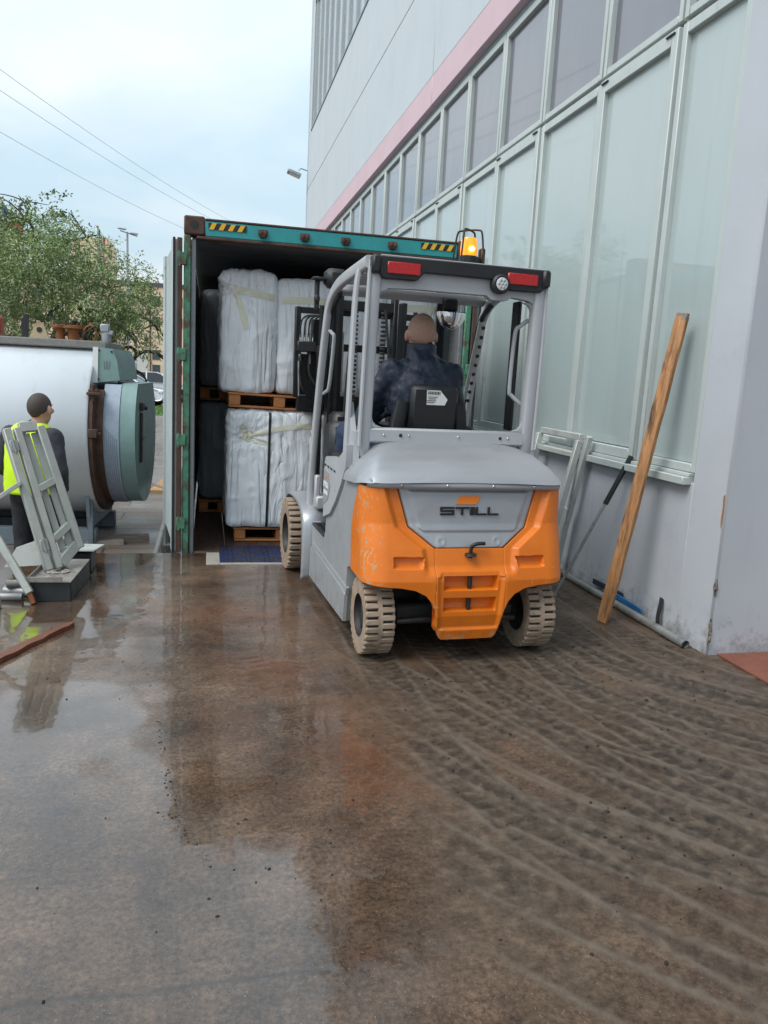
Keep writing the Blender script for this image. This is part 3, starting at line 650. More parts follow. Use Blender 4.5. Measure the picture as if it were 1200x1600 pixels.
for (hx, s_) in ((X0, -1), (X1, 1)):
    # door leaf swung back almost along the container side
    ang = R(6.3)
    D = Vector((s_*math.sin(ang), math.cos(ang), 0)); Nn = Vector((s_*math.cos(ang), -math.sin(ang), 0)); o = Vector((hx+s_*.03, Y0+.01, 0))
    b = MB(); b.bar(o+D*.595+Nn*.022+Vector((0, 0, .02)), o+D*.595+Nn*.022+Vector((0, 0, 2.53)), .03, 1.14, Nn, .004)
    dr = b.build('door', m_doorpaint, ct)
    b = MB()
    for (a_, c_) in ((.0, .09), (1.09, 1.19)): b.bar(o+D*((a_+c_)/2)+Nn*.03+Vector((0, 0, .01)), o+D*((a_+c_)/2)+Nn*.03+Vector((0, 0, 2.55)), .06, c_-a_, Nn, .006)
    b.build('door_frame', m_doorpaint, dr)
    b = MB(); b.bar(o+D*.0+Nn*.0+Vector((0, -.012, .0)), o+D*.0+Vector((0, -.012, 2.56)), .04, .02, Nn, .005); b.build('gasket', m_rust, dr)
    b = MB(); b.bar(o-D*.012+Nn*.045+Vector((0, 0, .0)), o-D*.012+Nn*.045+Vector((0, 0, 2.56)), .02, .014, Nn, .003); b.build('seal', m_gap, dr)
    for z in (.25, .95, 1.65, 2.4):
        b = MB(); b.box((hx+s_*.012, Y0-.004, z), (.075, .03, .10), bev=.006); b.tube([(hx+s_*.03, Y0-.008, z-.06), (hx+s_*.03, Y0-.008, z+.06)], .013, 8); b.build('hinge', m_green, dr)
    for dd in (.35, .85):
        b = MB(); b.tube([o+D*dd-Nn*.03+Vector((0, 0, .03)), o+D*dd-Nn*.03+Vector((0, 0, 2.54))], .017, 8); b.build('lock_rod', m_galv, dr)
# ------------------------------------------------------------------ dock leveller
dl = tag(empty('dock_leveller', (0, 0, 0)), 'blue chequer-plate dock leveller bridging the dock edge and the container', 'dock leveller')
pl_ = part('plate', m_blueplate, dl, (.115, 2.1, 6.20, 6.82, -.02, .004), bev=.003)
def studs():
    b = MB()
    for i in range(26):
        for j in range(17):
            x, y = .14+i*.075+.037*(j % 2), 6.225+j*.035
            b.box((x, y, .0055), (.03, .008, .004), rotz(R(45 if (i+j) % 2 else -45)))
    b.build('tread_studs', m_blueplate, pl_, False); 
studs()
part('kerb_angle', m_conc, dl, (.002, .112, 6.152, 6.55, -.2, .006), bev=.004)
part('front_angle', m_conc, dl, (.113, 2.2, 6.152, 6.196, -.2, .006), bev=.004)
# ------------------------------------------------------------------ bales
m_bale = film('white_film', (.86, .875, .90), .26, 1.0)
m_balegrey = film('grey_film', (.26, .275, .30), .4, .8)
class Bale:
    def __init__(s, lo, hi, seed, r=.07, amp=.02, pinch=()):
        s.lo, s.hi, s.seed, s.r, s.amp, s.pinch = np.array(lo, float), np.array(hi, float), seed, r, amp, pinch
        s.c = (s.lo+s.hi)/2; s.h = (s.hi-s.lo)/2
        rg = np.random.default_rng(seed); s.dirs = []
        for i in range(4):
            d = rg.normal(size=3); d /= np.linalg.norm(d); s.dirs.append((d, rg.uniform(2.0, 4.0), rg.uniform(0, 9)))
    def disp(s, P):
        q = P-s.c; a, b_, c = q.T
        w_ = .034*np.cos(np.clip(a/s.h[0], -1, 1)*1.45)*np.cos(np.clip(c/s.h[2], -1, 1)*1.3)
        for i, (d, f, ph) in enumerate(s.dirs):
            t = P@d; u = P-np.outer(t, d)
            n_ = fbm(u[:, 0]*f+ph+t*.6, u[:, 1]*f-ph+t*.6, u[:, 2]*f+t*.6, 3, s.seed+17*i)
            rid = 1-np.abs(2*n_-1)
            w_ = w_+s.amp*.45*(rid**12-.12)*sstep(.35, .6, fbm(P[:, 0]*1.8+ph, P[:, 1]*1.8, P[:, 2]*1.8, 2, s.seed+5+i))
        for (px, pz, st) in s.pinch:
            dx, dz = P[:, 0]-px, P[:, 2]-pz; rr = np.hypot(dx, dz)+1e-4; an = np.arctan2(dz, dx)
            w_ = w_-st*np.exp(-(rr/.10)**2)+.012*np.exp(-rr/.22)*np.cos(an*17+4*vnoise(an*3, rr*3, 0, s.seed))
        w_ = w_+.002*(fbm(P[:, 0]*14, P[:, 1]*14, P[:, 2]*8, 3, s.seed+77)-.5)
        return w_
    def surf(s, P, off=0.0):
        """push points of the box hull onto the rounded, creased skin"""
        core = np.clip(P, s.lo+s.r, s.hi-s.r); n_ = P-core; ln = np.linalg.norm(n_, axis=1, keepdims=True); n_ = n_/np.maximum(ln, 1e-6)
        Q = core+n_*s.r
        Q = Q+n_*(s.disp(Q)+off)[:, None]
        Q[:, 2] = np.maximum(Q[:, 2], s.lo[2])
        return Q
    def build(s, name, m, parent=None, step=.022):
        b = MB()
        for ax in range(3):
            for sg in (0, 1):
                u, v = [(1, 2), (0, 2), (0, 1)][ax]
                nu = max(6, int((s.hi[u]-s.lo[u])/step)); nv = max(6, int((s.hi[v]-s.lo[v])/step))
                if (ax == 1 and sg == 1) or (ax == 2 and sg == 0): nu, nv = 12, 12
                U, Vv = np.meshgrid(np.linspace(s.lo[u], s.hi[u], nu), np.linspace(s.lo[v], s.hi[v], nv), indexing='ij')
                P = np.zeros((nu*nv, 3)); P[:, u] = U.ravel(); P[:, v] = Vv.ravel(); P[:, ax] = (s.lo, s.hi)[sg][ax]
                b.grid(s.surf(P).tolist(), nu, nv)
        return b.build(name, m, parent, True, 180)
    def strip(s, name, m, pts, wd, parent, off=.004):
        """tape on the front skin through (x,z) points"""
        C_ = [Vector((p[0], 0, p[1])) for p in pts]; n_ = 26; P = []
        path = spline(C_, 14) if len(C_) > 2 else [C_[0].lerp(C_[1], i/n_) for i in range(n_+1)]
        for i, p in enumerate(path):
            t = (path[min(i+1, len(path)-1)]-path[max(i-1, 0)]).normalized(); sd_ = Vector((-t.z, 0, t.x))
            for k_ in (-1, -.33, .33, 1): q = p+sd_*wd/2*k_; P.append((q.x, s.lo[1], q.z))
        Q = s.surf(np.array(P), off); b = MB(); b.grid(Q.tolist(), len(path), 4); return b.build(name, m, parent, True, 180)
def pallet(name, label, x0, x1, y0, y1, z0, group):
    t = tag(empty(name, ((x0+x1)/2, (y0+y1)/2, z0)), label, 'pallet', group); hx, hy = (x1-x0)/2, (y1-y0)/2
    for i in range(5):
        y = -hy+.05+i*(2*hy-.1)/4; b = MB(); b.box((0, y, .119), (2*hx, .095, .02), bev=.004); b.build('deck_board', m_pallet, t)
    for j in (-1, 0, 1):
        for i in (-1, 0, 1):
            b = MB(); b.box((j*(hx-.06), i*(hy-.05), .064), (.10, .09, .086), bev=.004); b.build('block', m_pallet, t)
        b = MB(); b.box((j*(hx-.06), 0, .0105), (.10, 2*hy, .019), bev=.004); b.build('bottom_runner', m_pallet, t)
    for i in (-1, 1):
        b = MB(); b.box((0, i*(hy-.045), .0105), (2*hx-.21, .088, .019), bev=.004); b.build('bottom_board', m_pallet, t)
    return t
FY_ = 6.98
pallet('wooden_pallet', 'orange-brown pallet on the container floor under the strapped white bale', .24, 1.12, FY_+.04, FY_+1.1, .0, 'pallets in the container')
pallet('wooden_pallet', 'orange-brown pallet on the container floor behind the forklift wheels', 1.18, 2.06, FY_+.04, FY_+1.1, .0, 'pallets in the container')
up_ = pallet('wooden_pallet', 'orange-brown pallet between the upper and lower white bales at the left', .17, 1.08, FY_+.0, FY_+1.1, 1.215, 'pallets in the container')
up_.rotation_euler = (0, R(1.2), 0)
pallet('wooden_pallet', 'orange-brown pallet between the upper and lower white bales at the right', 1.14, 2.06, FY_+.0, FY_+1.1, 1.215, 'pallets in the container')
low = Bale((.17, FY_, .132), (1.13, FY_+1.15, 1.20), 11, .07, .024, [(.33, .97, .03)])
e = low.build('wrapped_bale', m_bale); tag(e, 'large white film-wrapped bale with black strap on the lower pallet', 'bale', 'white wrapped bales in the container')
low.strip('tape', m_tape, [(.30, .98), (.45, 1.00), (.70, 1.06), (1.05, 1.09)], .045, e)
low.strip('tape', m_tape, [(.28, .94), (.34, .98), (.30, 1.06)], .04, e)
low.strip('tape', m_tape, [(.33, .95), (.45, .93), (.56, .90)], .04, e)
low.strip('strap', m_strap, [(.545, 1.19), (.54, .7), (.535, .14)], .022, e, .007)
for k_, (x, z, rt_) in enumerate(((.90, .98, 70), (.915, .965, 100), (.93, .97, 60))):
    b = MB(); b.bar((x, FY_-.045, z), (x+.03*math.cos(R(rt_)), FY_-.045, z+.05*math.sin(R(rt_))), .006, .002, (0, 1, 0)); b.build('pen_mark', m_ink, e)
low2 = Bale((1.15, FY_, .132), (2.08, FY_+1.15, 1.20), 12, .07, .022)
e = low2.build('wrapped_bale', m_bale, step=.04); tag(e, 'white wrapped bale on the lower pallet hidden mostly behind the forklift', 'bale', 'white wrapped bales in the container')
lbl4 = ['upper white film-wrapped bale at the left end of the top row', 'upper white film-wrapped bale, second from the left in the top row', 'upper white film-wrapped bale behind the driver in the top row', 'upper white film-wrapped bale at the right end of the top row']
for i in range(4):
    x = .10+i*.492; dz = (0.02, -.02, -.01, -.03)[i]
    ub = Bale((x, FY_+.02+.015*(i % 2), 1.347), (x+.486, FY_+1.12, 2.38+dz), 31+i, .065, .026, [(x+.10, 2.24, .02)] if i == 0 else [])
    e = ub.build('wrapped_bale', m_bale, step=.018 if i < 2 else .03); tag(e, lbl4[i], 'bale', 'white wrapped bales in the container')
    ub.strip('tape', m_tape, [(x+.05, 2.25), (x+.2, 2.22), (x+.46, 2.18)] if i == 0 else [(x+.03, 2.17), (x+.25, 2.18), (x+.46, 2.18)], .06, e)
    if i == 0: ub.strip('tape', m_tape, [(x+.12, 2.22), (x+.19, 2.02), (x+.22, 1.9)], .05, e)
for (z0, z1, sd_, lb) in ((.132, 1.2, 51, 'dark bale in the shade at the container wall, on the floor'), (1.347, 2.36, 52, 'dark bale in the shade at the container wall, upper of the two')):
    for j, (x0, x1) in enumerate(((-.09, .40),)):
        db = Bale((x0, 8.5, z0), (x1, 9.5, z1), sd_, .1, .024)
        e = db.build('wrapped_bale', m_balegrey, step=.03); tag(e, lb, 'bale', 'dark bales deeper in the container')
pallet('wooden_pallet', 'pallet under the dark lower bale by the container wall', -.09, .42, 8.5, 9.5, .0, 'pallets in the container')
pallet('wooden_pallet', 'pallet between the two dark bales by the container wall', -.09, .42, 8.5, 9.5, 1.215, 'pallets in the container')
# ================================================================== forklift
FO = (1.41, 4.14, 0); FYAW = R(2.8)
fk = tag(empty('forklift', FO, FYAW), 'grey and orange counterbalance forklift seen from behind, lifting bales into the container', 'forklift')
def worn_orange():
    m = bpy.data.materials.new('worn_orange_paint'); m.use_nodes = True; t = m.node_tree; n = t.nodes; k = t.links; b = n['Principled BSDF']
    tc = n.new('ShaderNodeTexCoord'); at = n.new('ShaderNodeAttribute'); at.attribute_name = 'wear'
    def noise(s, d=6, rr=.65, st=(1, 1, 1)):
        mp = n.new('ShaderNodeMapping'); mp.inputs['Scale'].default_value = st; k.new(tc.outputs['Object'], mp.inputs[0])
        q = n.new('ShaderNodeTexNoise'); q.inputs['Scale'].default_value = s; q.inputs['Detail'].default_value = d; q.inputs['Roughness'].default_value = rr; k.new(mp.outputs[0], q.inputs['Vector']); return q.outputs['Fac']
    def ramp(f, p0, p1, c0, c1):
        r = n.new('ShaderNodeValToRGB'); e = r.color_ramp.elements; e[0].position = p0; e[1].position = p1; e[0].color = (*c0, 1); e[1].color = (*c1, 1); k.new(f, r.inputs[0]); return r.outputs[0]
    def mix(f, a, c):
        q = n.new('ShaderNodeMix'); q.data_type = 'RGBA'; k.new(f, q.inputs['Factor'])
        for s_, v in (('A', a), ('B', c)):
            if isinstance(v, tuple): q.inputs[s_].default_value = (*v, 1)
            else: k.new(v, q.inputs[s_])
        return q.outputs['Result']
    base = ramp(noise(3), .3, .7, (.68, .15, .008), (.80, .205, .013))
    base = mix(ramp(noise(11, 8, .75), .60, .78, (0, 0, 0), (.55, .55, .55)), base, (.50, .14, .025))
    ad = n.new('ShaderNodeMath'); ad.operation = 'MULTIPLY_ADD'; k.new(at.outputs['Fac'], ad.inputs[0]); ad.inputs[1].default_value = .19; k.new(noise(34, 9, .8, (1, 1, .55)), ad.inputs[2])
    ch = ramp(ad.outputs[0], .735, .765, (0, 0, 0), (1, 1, 1))
    chipcol = mix(noise(9, 3), (.62, .46, .26), (.30, .21, .14))
    sn = noise(5, 3, .5, (22, 22, 1.2)); s2 = noise(4, 3, .5, (2.2, 2.2, 26)); mxs = n.new('ShaderNodeMath'); mxs.operation = 'MAXIMUM'; k.new(sn, mxs.inputs[0]); k.new(s2, mxs.inputs[1])
    ads = n.new('ShaderNodeMath'); ads.operation = 'MULTIPLY_ADD'; k.new(at.outputs['Fac'], ads.inputs[0]); ads.inputs[1].default_value = .05; k.new(mxs.outputs[0], ads.inputs[2])
    base = mix(ramp(ads.outputs[0], .745, .765, (0, 0, 0), (.7, .7, .7)), base, (.80, .50, .26))
    k.new(mix(ch, base, chipcol), b.inputs['Base Color'])
    sc = n.new('ShaderNodeMath'); sc.operation = 'MULTIPLY_ADD'; k.new(noise(30, 5, .7), sc.inputs[0]); sc.inputs[1].default_value = .25; sc.inputs[2].default_value = .27; k.new(sc.outputs[0], b.inputs['Roughness'])
    bp = n.new('ShaderNodeBump'); bp.inputs['Strength'].default_value = .12; bp.inputs['Distance'].default_value = .004; k.new(noise(16, 5), bp.inputs['Height']); k.new(bp.outputs[0], b.inputs['Normal'])
    return m
m_worn = worn_orange(); splash(m_worn, .5, (.20, .12, .07), .16)
REAR_Z = ([.12, .28, .48, .65, .78, .98, 1.05], [-.225, -.262, -.262, -.215, -.172, -.15, -.145])
def plan(s, z):
    """rear skin of the truck: s along the plan curve, z up"""
    s = np.asarray(s, float); z = np.asarray(z, float); a = np.abs(s); sg = np.sign(s)
    fl0, r_ = .46, .14; arc = r_*math.pi/2
    an = np.clip((a-fl0)/r_, 0, math.pi/2)
    x = np.where(a < fl0, a, fl0+r_*np.sin(an)); y = np.where(a < fl0, .018*(a/fl0)**2-.018, r_*(1-np.cos(an))); y = np.where(a > fl0+arc, r_+a-fl0-arc, y)
    return x*sg, y+np.interp(z, *REAR_Z)
def rear_patch(s0f, s1f, zs, ncol, inset=None):
    P = np.zeros((ncol, len(zs), 3)); SS = np.zeros((ncol, len(zs)))
    for j, z in enumerate(zs):
        s = np.linspace(s0f(z), s1f(z), ncol); SS[:, j] = s; P[:, j, 0], P[:, j, 1] = plan(s, z); P[:, j, 2] = z
    Z = P[:, :, 2].copy()
    if inset is not None: P[:, :, 1] += inset(SS, Z)
    return P, SS, Z
pin = lambda z: float(np.interp(z, [.6485, .66, .76, .985], [.205, .222, .352, .420]))      # half-width of the silver panel
sout = lambda z: float(np.interp(z, [.45, .47, .7, .85, .972], [.90, .92, .86, .77, .69]))
chinw = lambda z: float(np.interp(z, [.14, .155, .2, .3, .36, .40, .43, .445, .458, .47], [.15, .168, .182, .20, .225, .26, .32, .40, .60, .92]))
def ct_inset(s, z):
    a = np.abs(s)
    pw = np.interp(z, [.52, .648, .76, .985], [.19, .205, .352, .420])
    d = .030*(1-sstep(.045, .085, a-pw))*sstep(.50, .56, z)
    cen = (1-sstep(.165, .192, a+(.30-z)*.06*(z < .5)))*sstep(.195, .215, z)*(1-sstep(.545, .56, z))
    d = np.maximum(d, .014*cen)
    d = d+.030*(1-sstep(.155, .178, a))*sstep(.56, .60, z)*(1-sstep(.64, .66, z))*0
    for (z0, z1) in ((.425, .505), (.305, .385)):
        wdt = .150-.03*(.5-z)
        d = d+.055*(1-sstep(wdt, wdt+.010, a))*sstep(z0, z0+.010, z)*(1-sstep(z1-.010, z1, z))*(1-.6*np.clip((z1-z)/(z1-z0)-.55, 0, 1)*(1-(a/.16)**2))
    d = d+.030*sstep(.275, .29, a+(z-.57)*.3)*(1-sstep(.43, .445, a))*sstep(.545, .557, z)*(1-sstep(.598, .61, z))
    d = d+.014*sstep(.55, .68, a)*0
    return d
def wear_of(s, z):
    a = np.abs(s)
    w_ = np.exp(-((a-.62)/.16)**2)*sstep(.42, .5, z)*(.75+.35*(s < 0))
    w_ += 1.0*(1-sstep(.15, .22, z))+.55*np.exp(-((a-np.vectorize(chinw)(z))/.03)**2)*(z < .47)+.7*np.exp(-((z-.465)/.02)**2)*(a > .22)
    w_ += .35*np.exp(-((a-.2)/.02)**2)*(z < .6)
    return np.clip(w_, 0, 1.1)
def make_counterweight():
    me = bpy.data.meshes.new('counterweight'); b = MB(); wr = []
    zlow = lambda q: float(np.interp(q, [.20, .225, .26, .32, .40, .60, .92], [.30, .36, .40, .43, .445, .458, .47]))
    def put(S_, Z_):
        x, y = plan(S_, Z_); y = y+ct_inset(S_, Z_); nu, nv = S_.shape
        b.grid(np.stack([x, y, Z_], -1).reshape(-1, 3).tolist(), nu, nv); wr.append(wear_of(S_, Z_).reshape(-1))
    for sg in (-1, 1):
        nu = 100; U = np.linspace(0, 1, nu)
        if sg < 0: U = U[::-1]
        zs = np.linspace(.6485, .972, 50)
        S_ = np.array([[pin(z)+(sout(z)-pin(z))*u for z in zs] for u in U]); put(sg*S_, np.tile(zs, (nu, 1)))
        nv = 56; S_ = np.zeros((nu, nv)); Z_ = np.zeros((nu, nv))
        for i, u in enumerate(U):
            for j in range(nv):
                v = j/(nv-1); S_[i, j] = .205+(.90-(.90-sout(.6485))*v-.205)*u; Z_[i, j] = zlow(S_[i, j])*(1-v)+.6485*v
        put(sg*S_, Z_)
    zs = np.linspace(.14, .6485, 130); U = np.linspace(-1, 1, 110); hw = np.array([min(chinw(z), .205) for z in zs])
    put(U[:, None]*hw[None, :], np.tile(zs, (110, 1)))
    me.from_pydata(b.v, [], b.f); me.materials.append(m_worn)
    q = me.attributes.new('wear', 'FLOAT', 'POINT'); q.data.foreach_set('value', np.concatenate(wr).astype(np.float32))
    bm = bmesh.new(); bm.from_mesh(me); bmesh.ops.remove_doubles(bm, verts=bm.verts, dist=2e-4); bm.to_mesh(me); bm.free()
    me.polygons.foreach_set('use_smooth', [True]*len(me.polygons)); me.set_sharp_from_angle(angle=R(60))
    o = link('counterweight', me, fk); md = o.modifiers.new('thick', 'SOLIDIFY'); md.thickness = .045; md.offset = -1
    return o
cw = make_counterweight()
for (z, l) in ((.465, .085), (.345, .075)):
    y = float(np.interp(z, *REAR_Z)); b = MB(); b.lathe([(.013, -l/2), (.013, l/2)], (.0, y+.022, z), (0, 0, 1), 12); b.build('tow_pin', m_black, cw)
b = MB(); b.tube(spline([(0, -.222, .60), (0, -.226, .65), (.008, -.232, .672), (.04, -.235, .682), (.075, -.235, .682)], 5), .0105, 10); b.lathe([(.034, 0), (.03, .012), (.016, .014)], (0, -.224, .613), (0, 0, 1), 16); b.build('tow_pin_handle', m_black, cw)
# silver rear panel
def panel():
    zs = np.concatenate([np.linspace(.652, .978, 50)])
    def ins(s, z):
        d = .030+0*s
        a = np.abs(s); pw = np.interp(z, [.648, .66, .76, .985], [.205, .222, .352, .420])
        d = d+.012*sstep(.0, .02, .02-(pw-a))
        in2 = (pw-.055-a); d = d-.008*sstep(0, .008, in2)*sstep(.735, .742, z)*(1-sstep(.952, .958, z))
        d = d+.006*(fbm(s*6, z*6, 0, 3, 5)-.5)
        for (px, pz) in ((-.165, .685), (.165, .685)):
            rr = np.hypot(s-px, z-pz); d = d-.004*np.exp(-((rr-.02)/.007)**2)
        return d
    P, s_, Z = rear_patch(lambda z: -pin(z)+.005, lambda z: pin(z)-.005, zs, 70, ins)
    b = MB(); b.grid(P.reshape(-1, 3).tolist(), 70, len(zs)); o = b.build('rear_panel', m_silver, fk, True, 50, fix=False)
    md = o.modifiers.new('thick', 'SOLIDIFY'); md.thickness = .02; md.offset = -1
    return o
rpan = panel()
def rear_y(z): return float(np.interp(z, *REAR_Z))
def letter(ch, x, z, w_, h, dep, y, m, parent, t=.0115, tilt=0):
    segs = {'S': [(0, 1, 1-t/h, 1), (0, 1, .5-t/h/2, .5+t/h/2), (0, 1, 0, t/h), (0, t/w_, .5, 1), (1-t/w_, 1, 0, .5)],
            'T': [(0, 1, 1-t/h, 1), (.5-t/w_*.6, .5+t/w_*.6, 0, 1-t/h)], 'I': [(0, 1, 0, 1)], 'L': [(0, t*1.2/w_, 0, 1), (t*1.2/w_, 1, 0, t/h)]}[ch]
    b = MB()
    for i, (a, c, d, e_) in enumerate(segs):
        b.box((x+(a+c)/2*w_, y+.0002*i, z+(d+e_)/2*h), ((c-a)*w_, dep, (e_-d)*h), bev=.0012)
    return b.build('letter', m, parent)
def badge(x0, z, W, h, y, parent):
    xs_ = x0; ws = (('S', .235), ('T', .235), ('I', .075), ('L', .19), ('L', .19)); gap = W*.018
    tot = sum(a for _, a in ws)
    for ch, q in ws:
        w_ = q/tot*(W-4*gap); letter(ch, xs_, z, w_, h, .010, y, m_ink, parent, t=h*.225); xs_ += w_+gap
badge(-.172, .828, .345, .046, rear_y(.85)-.001, rpan)
b = MB(); b.prism([(-.075, 0), (.05, 0), (.075, .044), (-.045, .044)], (-.01, rear_y(.888)+.008, .888), (1, 0, 0), (0, .12, 1), (0, -.008, 0)); b.build('badge', m_orange, rpan)
# hood
def hood():
    ys = np.linspace(-.178, .30, 24); n_ = 49; P = []
    for i, y in enumerate(ys):
        zt = float(np.interp(y, [-.178, -.160, -.12, -.04, .06, .16, .30], [1.004, 1.028, 1.062, 1.112, 1.158, 1.182, 1.195])); zb = float(np.interp(y, [-.178, .05, .3], [.998, .972, .955]))
        wb = float(np.interp(y, [-.178, -.12, .0, .1, .3], [.555, .60, .617, .619, .619])); wt = float(np.interp(y, [-.178, .3], [.545, .445]))
        c = [(-wb, zb), (-wb+.012, zb+(zt-zb)*.25), (-wt-.02, zt-(zt-zb)*.20), (-wt+.05, zt-.004), (-.2, zt+.004), (.2, zt+.004), (wt-.05, zt-.004), (wt+.02, zt-(zt-zb)*.20), (wb-.012, zb+(zt-zb)*.25), (wb, zb)]
        for _ in range(3):
            d = [c[0]]
            for a, q in zip(c[:-1], c[1:]): d += [(a[0]*.75+q[0]*.25, a[1]*.75+q[1]*.25), (a[0]*.25+q[0]*.75, a[1]*.25+q[1]*.75)]
            c = d+[c[-1]]
        cx_ = [p[0] for p in c]; idx = np.linspace(0, len(c)-1, n_)
        for t_ in idx:
            k_ = min(int(t_), len(c)-2); f_ = t_-k_; x = c[k_][0]*(1-f_)+c[k_+1][0]*f_; z = c[k_][1]*(1-f_)+c[k_+1][1]*f_
            dent = .005*(float(fbm(np.array([x*4.]), np.array([y*5.]), 0, 3, 6)[0])-.5)
            bend = .11*(1-math.sqrt(max(0, 1-max(0, (abs(x)-.44)/.20)**2)))*max(0, 1-i/8)
            P.append((x, y+bend, z+dent))
    b = MB(); b.grid(P, len(ys), n_); return b.build('hood', m_silver, fk, True, 60)
hd2 = hood()
zs = np.linspace(.972, 1.006, 3); P, _, _ = rear_patch(lambda z: -.60, lambda z: .60, zs, 60, lambda s, z: -.010+0*s)
b = MB(); b.grid(P.reshape(-1, 3).tolist(), 60, 3); fo = b.build('hood_flange', m_silver, hd2, fix=False); fo.modifiers.new('t', 'SOLIDIFY').thickness = .006
for x in (-.40, -.14, .13, .38):
    b = MB(); b.ell((x, rear_y(.99)-.022-.004+.018*(x/.46)**2*0+.012*(abs(x)/.46)**2, .99), (.010, .006, .010), 10, 6); b.build('rivet', m_chrome, hd2)
# dark core under the hood and between the wheels
b = MB(); b.box((0, .95, .36), (.90, 1.7, .42), bev=.02); b.box((0, .02, .70), (1.05, .22, .46), bev=.02); b.box((0, .6, .8), (1.1, .8, .5), bev=.02); b.build('chassis', m_black, fk)
b = MB(); b.box((0, 0, .23), (.74, .12, .12), bev=.02); b.box((0, .12, .30), (.4, .2, .14), bev=.02); b.tube([(-.36, -.08, .2), (-.1, -.1, .22), (.1, -.1, .22), (.36, -.08, .2)], .018, 8); b.lathe([(.045, -.16), (.045, .16)], (0, -.06, .25), (1, 0, 0), 14); b.build('steer_axle', m_dark, fk)
b = MB(); b.box((-.42, .02, .46), (.30, .2, .05), bev=.01); b.box((.42, .02, .46), (.30, .2, .05), bev=.01); b.build('wheel_arch', m_orange, fk)
# body sides
side_poly = [(.22, .115), (1.345, .09), (1.345, .50), (1.31, .487), (.90, .487), (.875, .52), (.865, .68), (.83, .74), (.74, .80), (.60, .92), (.48, 1.0), (.30, 1.035), (.1, 1.015), (-.03, .975), (-.02, .90), (.06, .70), (.13, .47), (.20, .452)]
for s_ in (-1, 1):
    b = MB(); b.prism(side_poly, (s_*.594, 0, 0), (0, 1, 0), (0, 0, 1), (-s_*.06, 0, 0))
    sp = b.build('side_panel', m_grey, fk)
    b = MB(); b.prism([(.205, .118), (1.34, .092), (1.34, .30), (1.29, .33), (.30, .30), (.19, .285)], (s_*.606, 0, 0), (0, 1, 0), (0, 0, 1), (-s_*.02, 0, 0)); b.prism([(.19, .287), (1.29, .332), (1.31, .36), (.17, .33)], (s_*.600, 0, 0), (0, 1, 0), (0, 0, 1), (-s_*.02, 0, 0)); b.build('skirt', m_grey, sp)
    # curved cowl of the seat console
    pts = [(.885, .62), (.89, .985), (.875, 1.012), (.84, 1.03), (.50, 1.05), (.38, 1.10), (.30, 1.16), (.27, 1.16), (.28, 1.03), (.38, .92), (.52, .79), (.68, .68)]
    b = MB(); b.prism(pts, (s_*.612, 0, 0), (0, 1, 0), (0, 0, 1), (-s_*.10, 0, 0)); co = b.build('console', m_guard, fk)
    b = MB(); b.prism([(.893, .70), (.893, .945), (.72, .93), (.68, .86), (.74, .76)], (s_*.6145, 0, 0), (0, 1, 0), (0, 0, 1), (-s_*.01, 0, 0)); b.build('vent_cover', m_grey, co)
    for i in range(4):
        b = MB(); b.box((s_*.613, .855-.095*i, .972-.002*i), (.006, .05, .010), rotx(R(3))); b.build('vent_slot', m_ink, co)
    # step
    b = MB(); b.box((s_*.53, 1.10, .49), (.15, .40, .02), bev=.004)
    for i in range(7):
        for j in range(3): b.box((s_*(.48+.045*j), .95+.045*i, .503), (.03, .012, .006), rotz(R(30)))
    b.build('step', m_dark, fk)
    # front fender behind and above the drive wheel
    P = []; prof = [(1.37, .07), (1.36, .2), (1.365, .40), (1.41, .52), (1.52, .585), (1.7, .615), (1.9, .62), (2.1, .60), (2.25, .53)]
    sp_ = spline([(0, a, c) for a, c in prof], 5)
    for p in sp_: P += [(s_*.47, p.y, p.z), (s_*.56, p.y, p.z+.004), (s_*.645, p.y, p.z-.004), (s_*.664, p.y+.012, p.z-.02)]
    b = MB(); b.grid(P, len(sp_), 4); fe = b.build('fender', m_silver, fk, True, 60); fe.modifiers.new('t', 'SOLIDIFY').thickness = .01
    b = MB(); b.box((s_*.50, 1.50, .62), (.12, .16, .10), bev=.015); b.box((s_*.545, 1.47, .70), (.04, .06, .24), bev=.01); b.build('pillar_foot', m_guard, fk)
# side badge
for s_ in (-1,):
    for j, (ch, w_) in enumerate(zip('STILL', (.022, .022, .007, .018, .018))):
        pass
xl = .880
for ch, w_ in zip('STILL', (.030, .030, .010, .024, .024)):
    segs = {'S': [(0, 1, .72, 1), (0, 1, .36, .64), (0, 1, 0, .28), (0, .28, .5, 1), (.72, 1, 0, .5)], 'T': [(0, 1, .72, 1), (.33, .67, 0, .72)], 'I': [(0, 1, 0, 1)], 'L': [(0, .36, 0, 1), (.36, 1, 0, .28)]}[ch]
    b = MB()
    for i, (a, c, d, e_) in enumerate(segs): b.box((-.616-.0002*i, xl-(a+c)/2*w_, .83+(d+e_)/2*.034), (.003, (c-a)*w_, (e_-d)*.034))
    b.build('letter', m_label, fk, False); xl -= w_+.006
b = MB(); b.prism([(.845, .885), (.795, .885), (.79, .905), (.84, .905)], (-.6165, 0, 0), (0, 1, 0), (0, 0, 1), (.003, 0, 0)); b.build('badge', m_orange, fk)
for i in range(5):
    b = MB(); b.box((-.616, .866-i*.026, .795), (.003, .018, .024)); b.box((-.6175, .866-i*.026, .795), (.002, .006, .012)) if i % 2 else None; b.build('model_mark', m_label, fk, False)
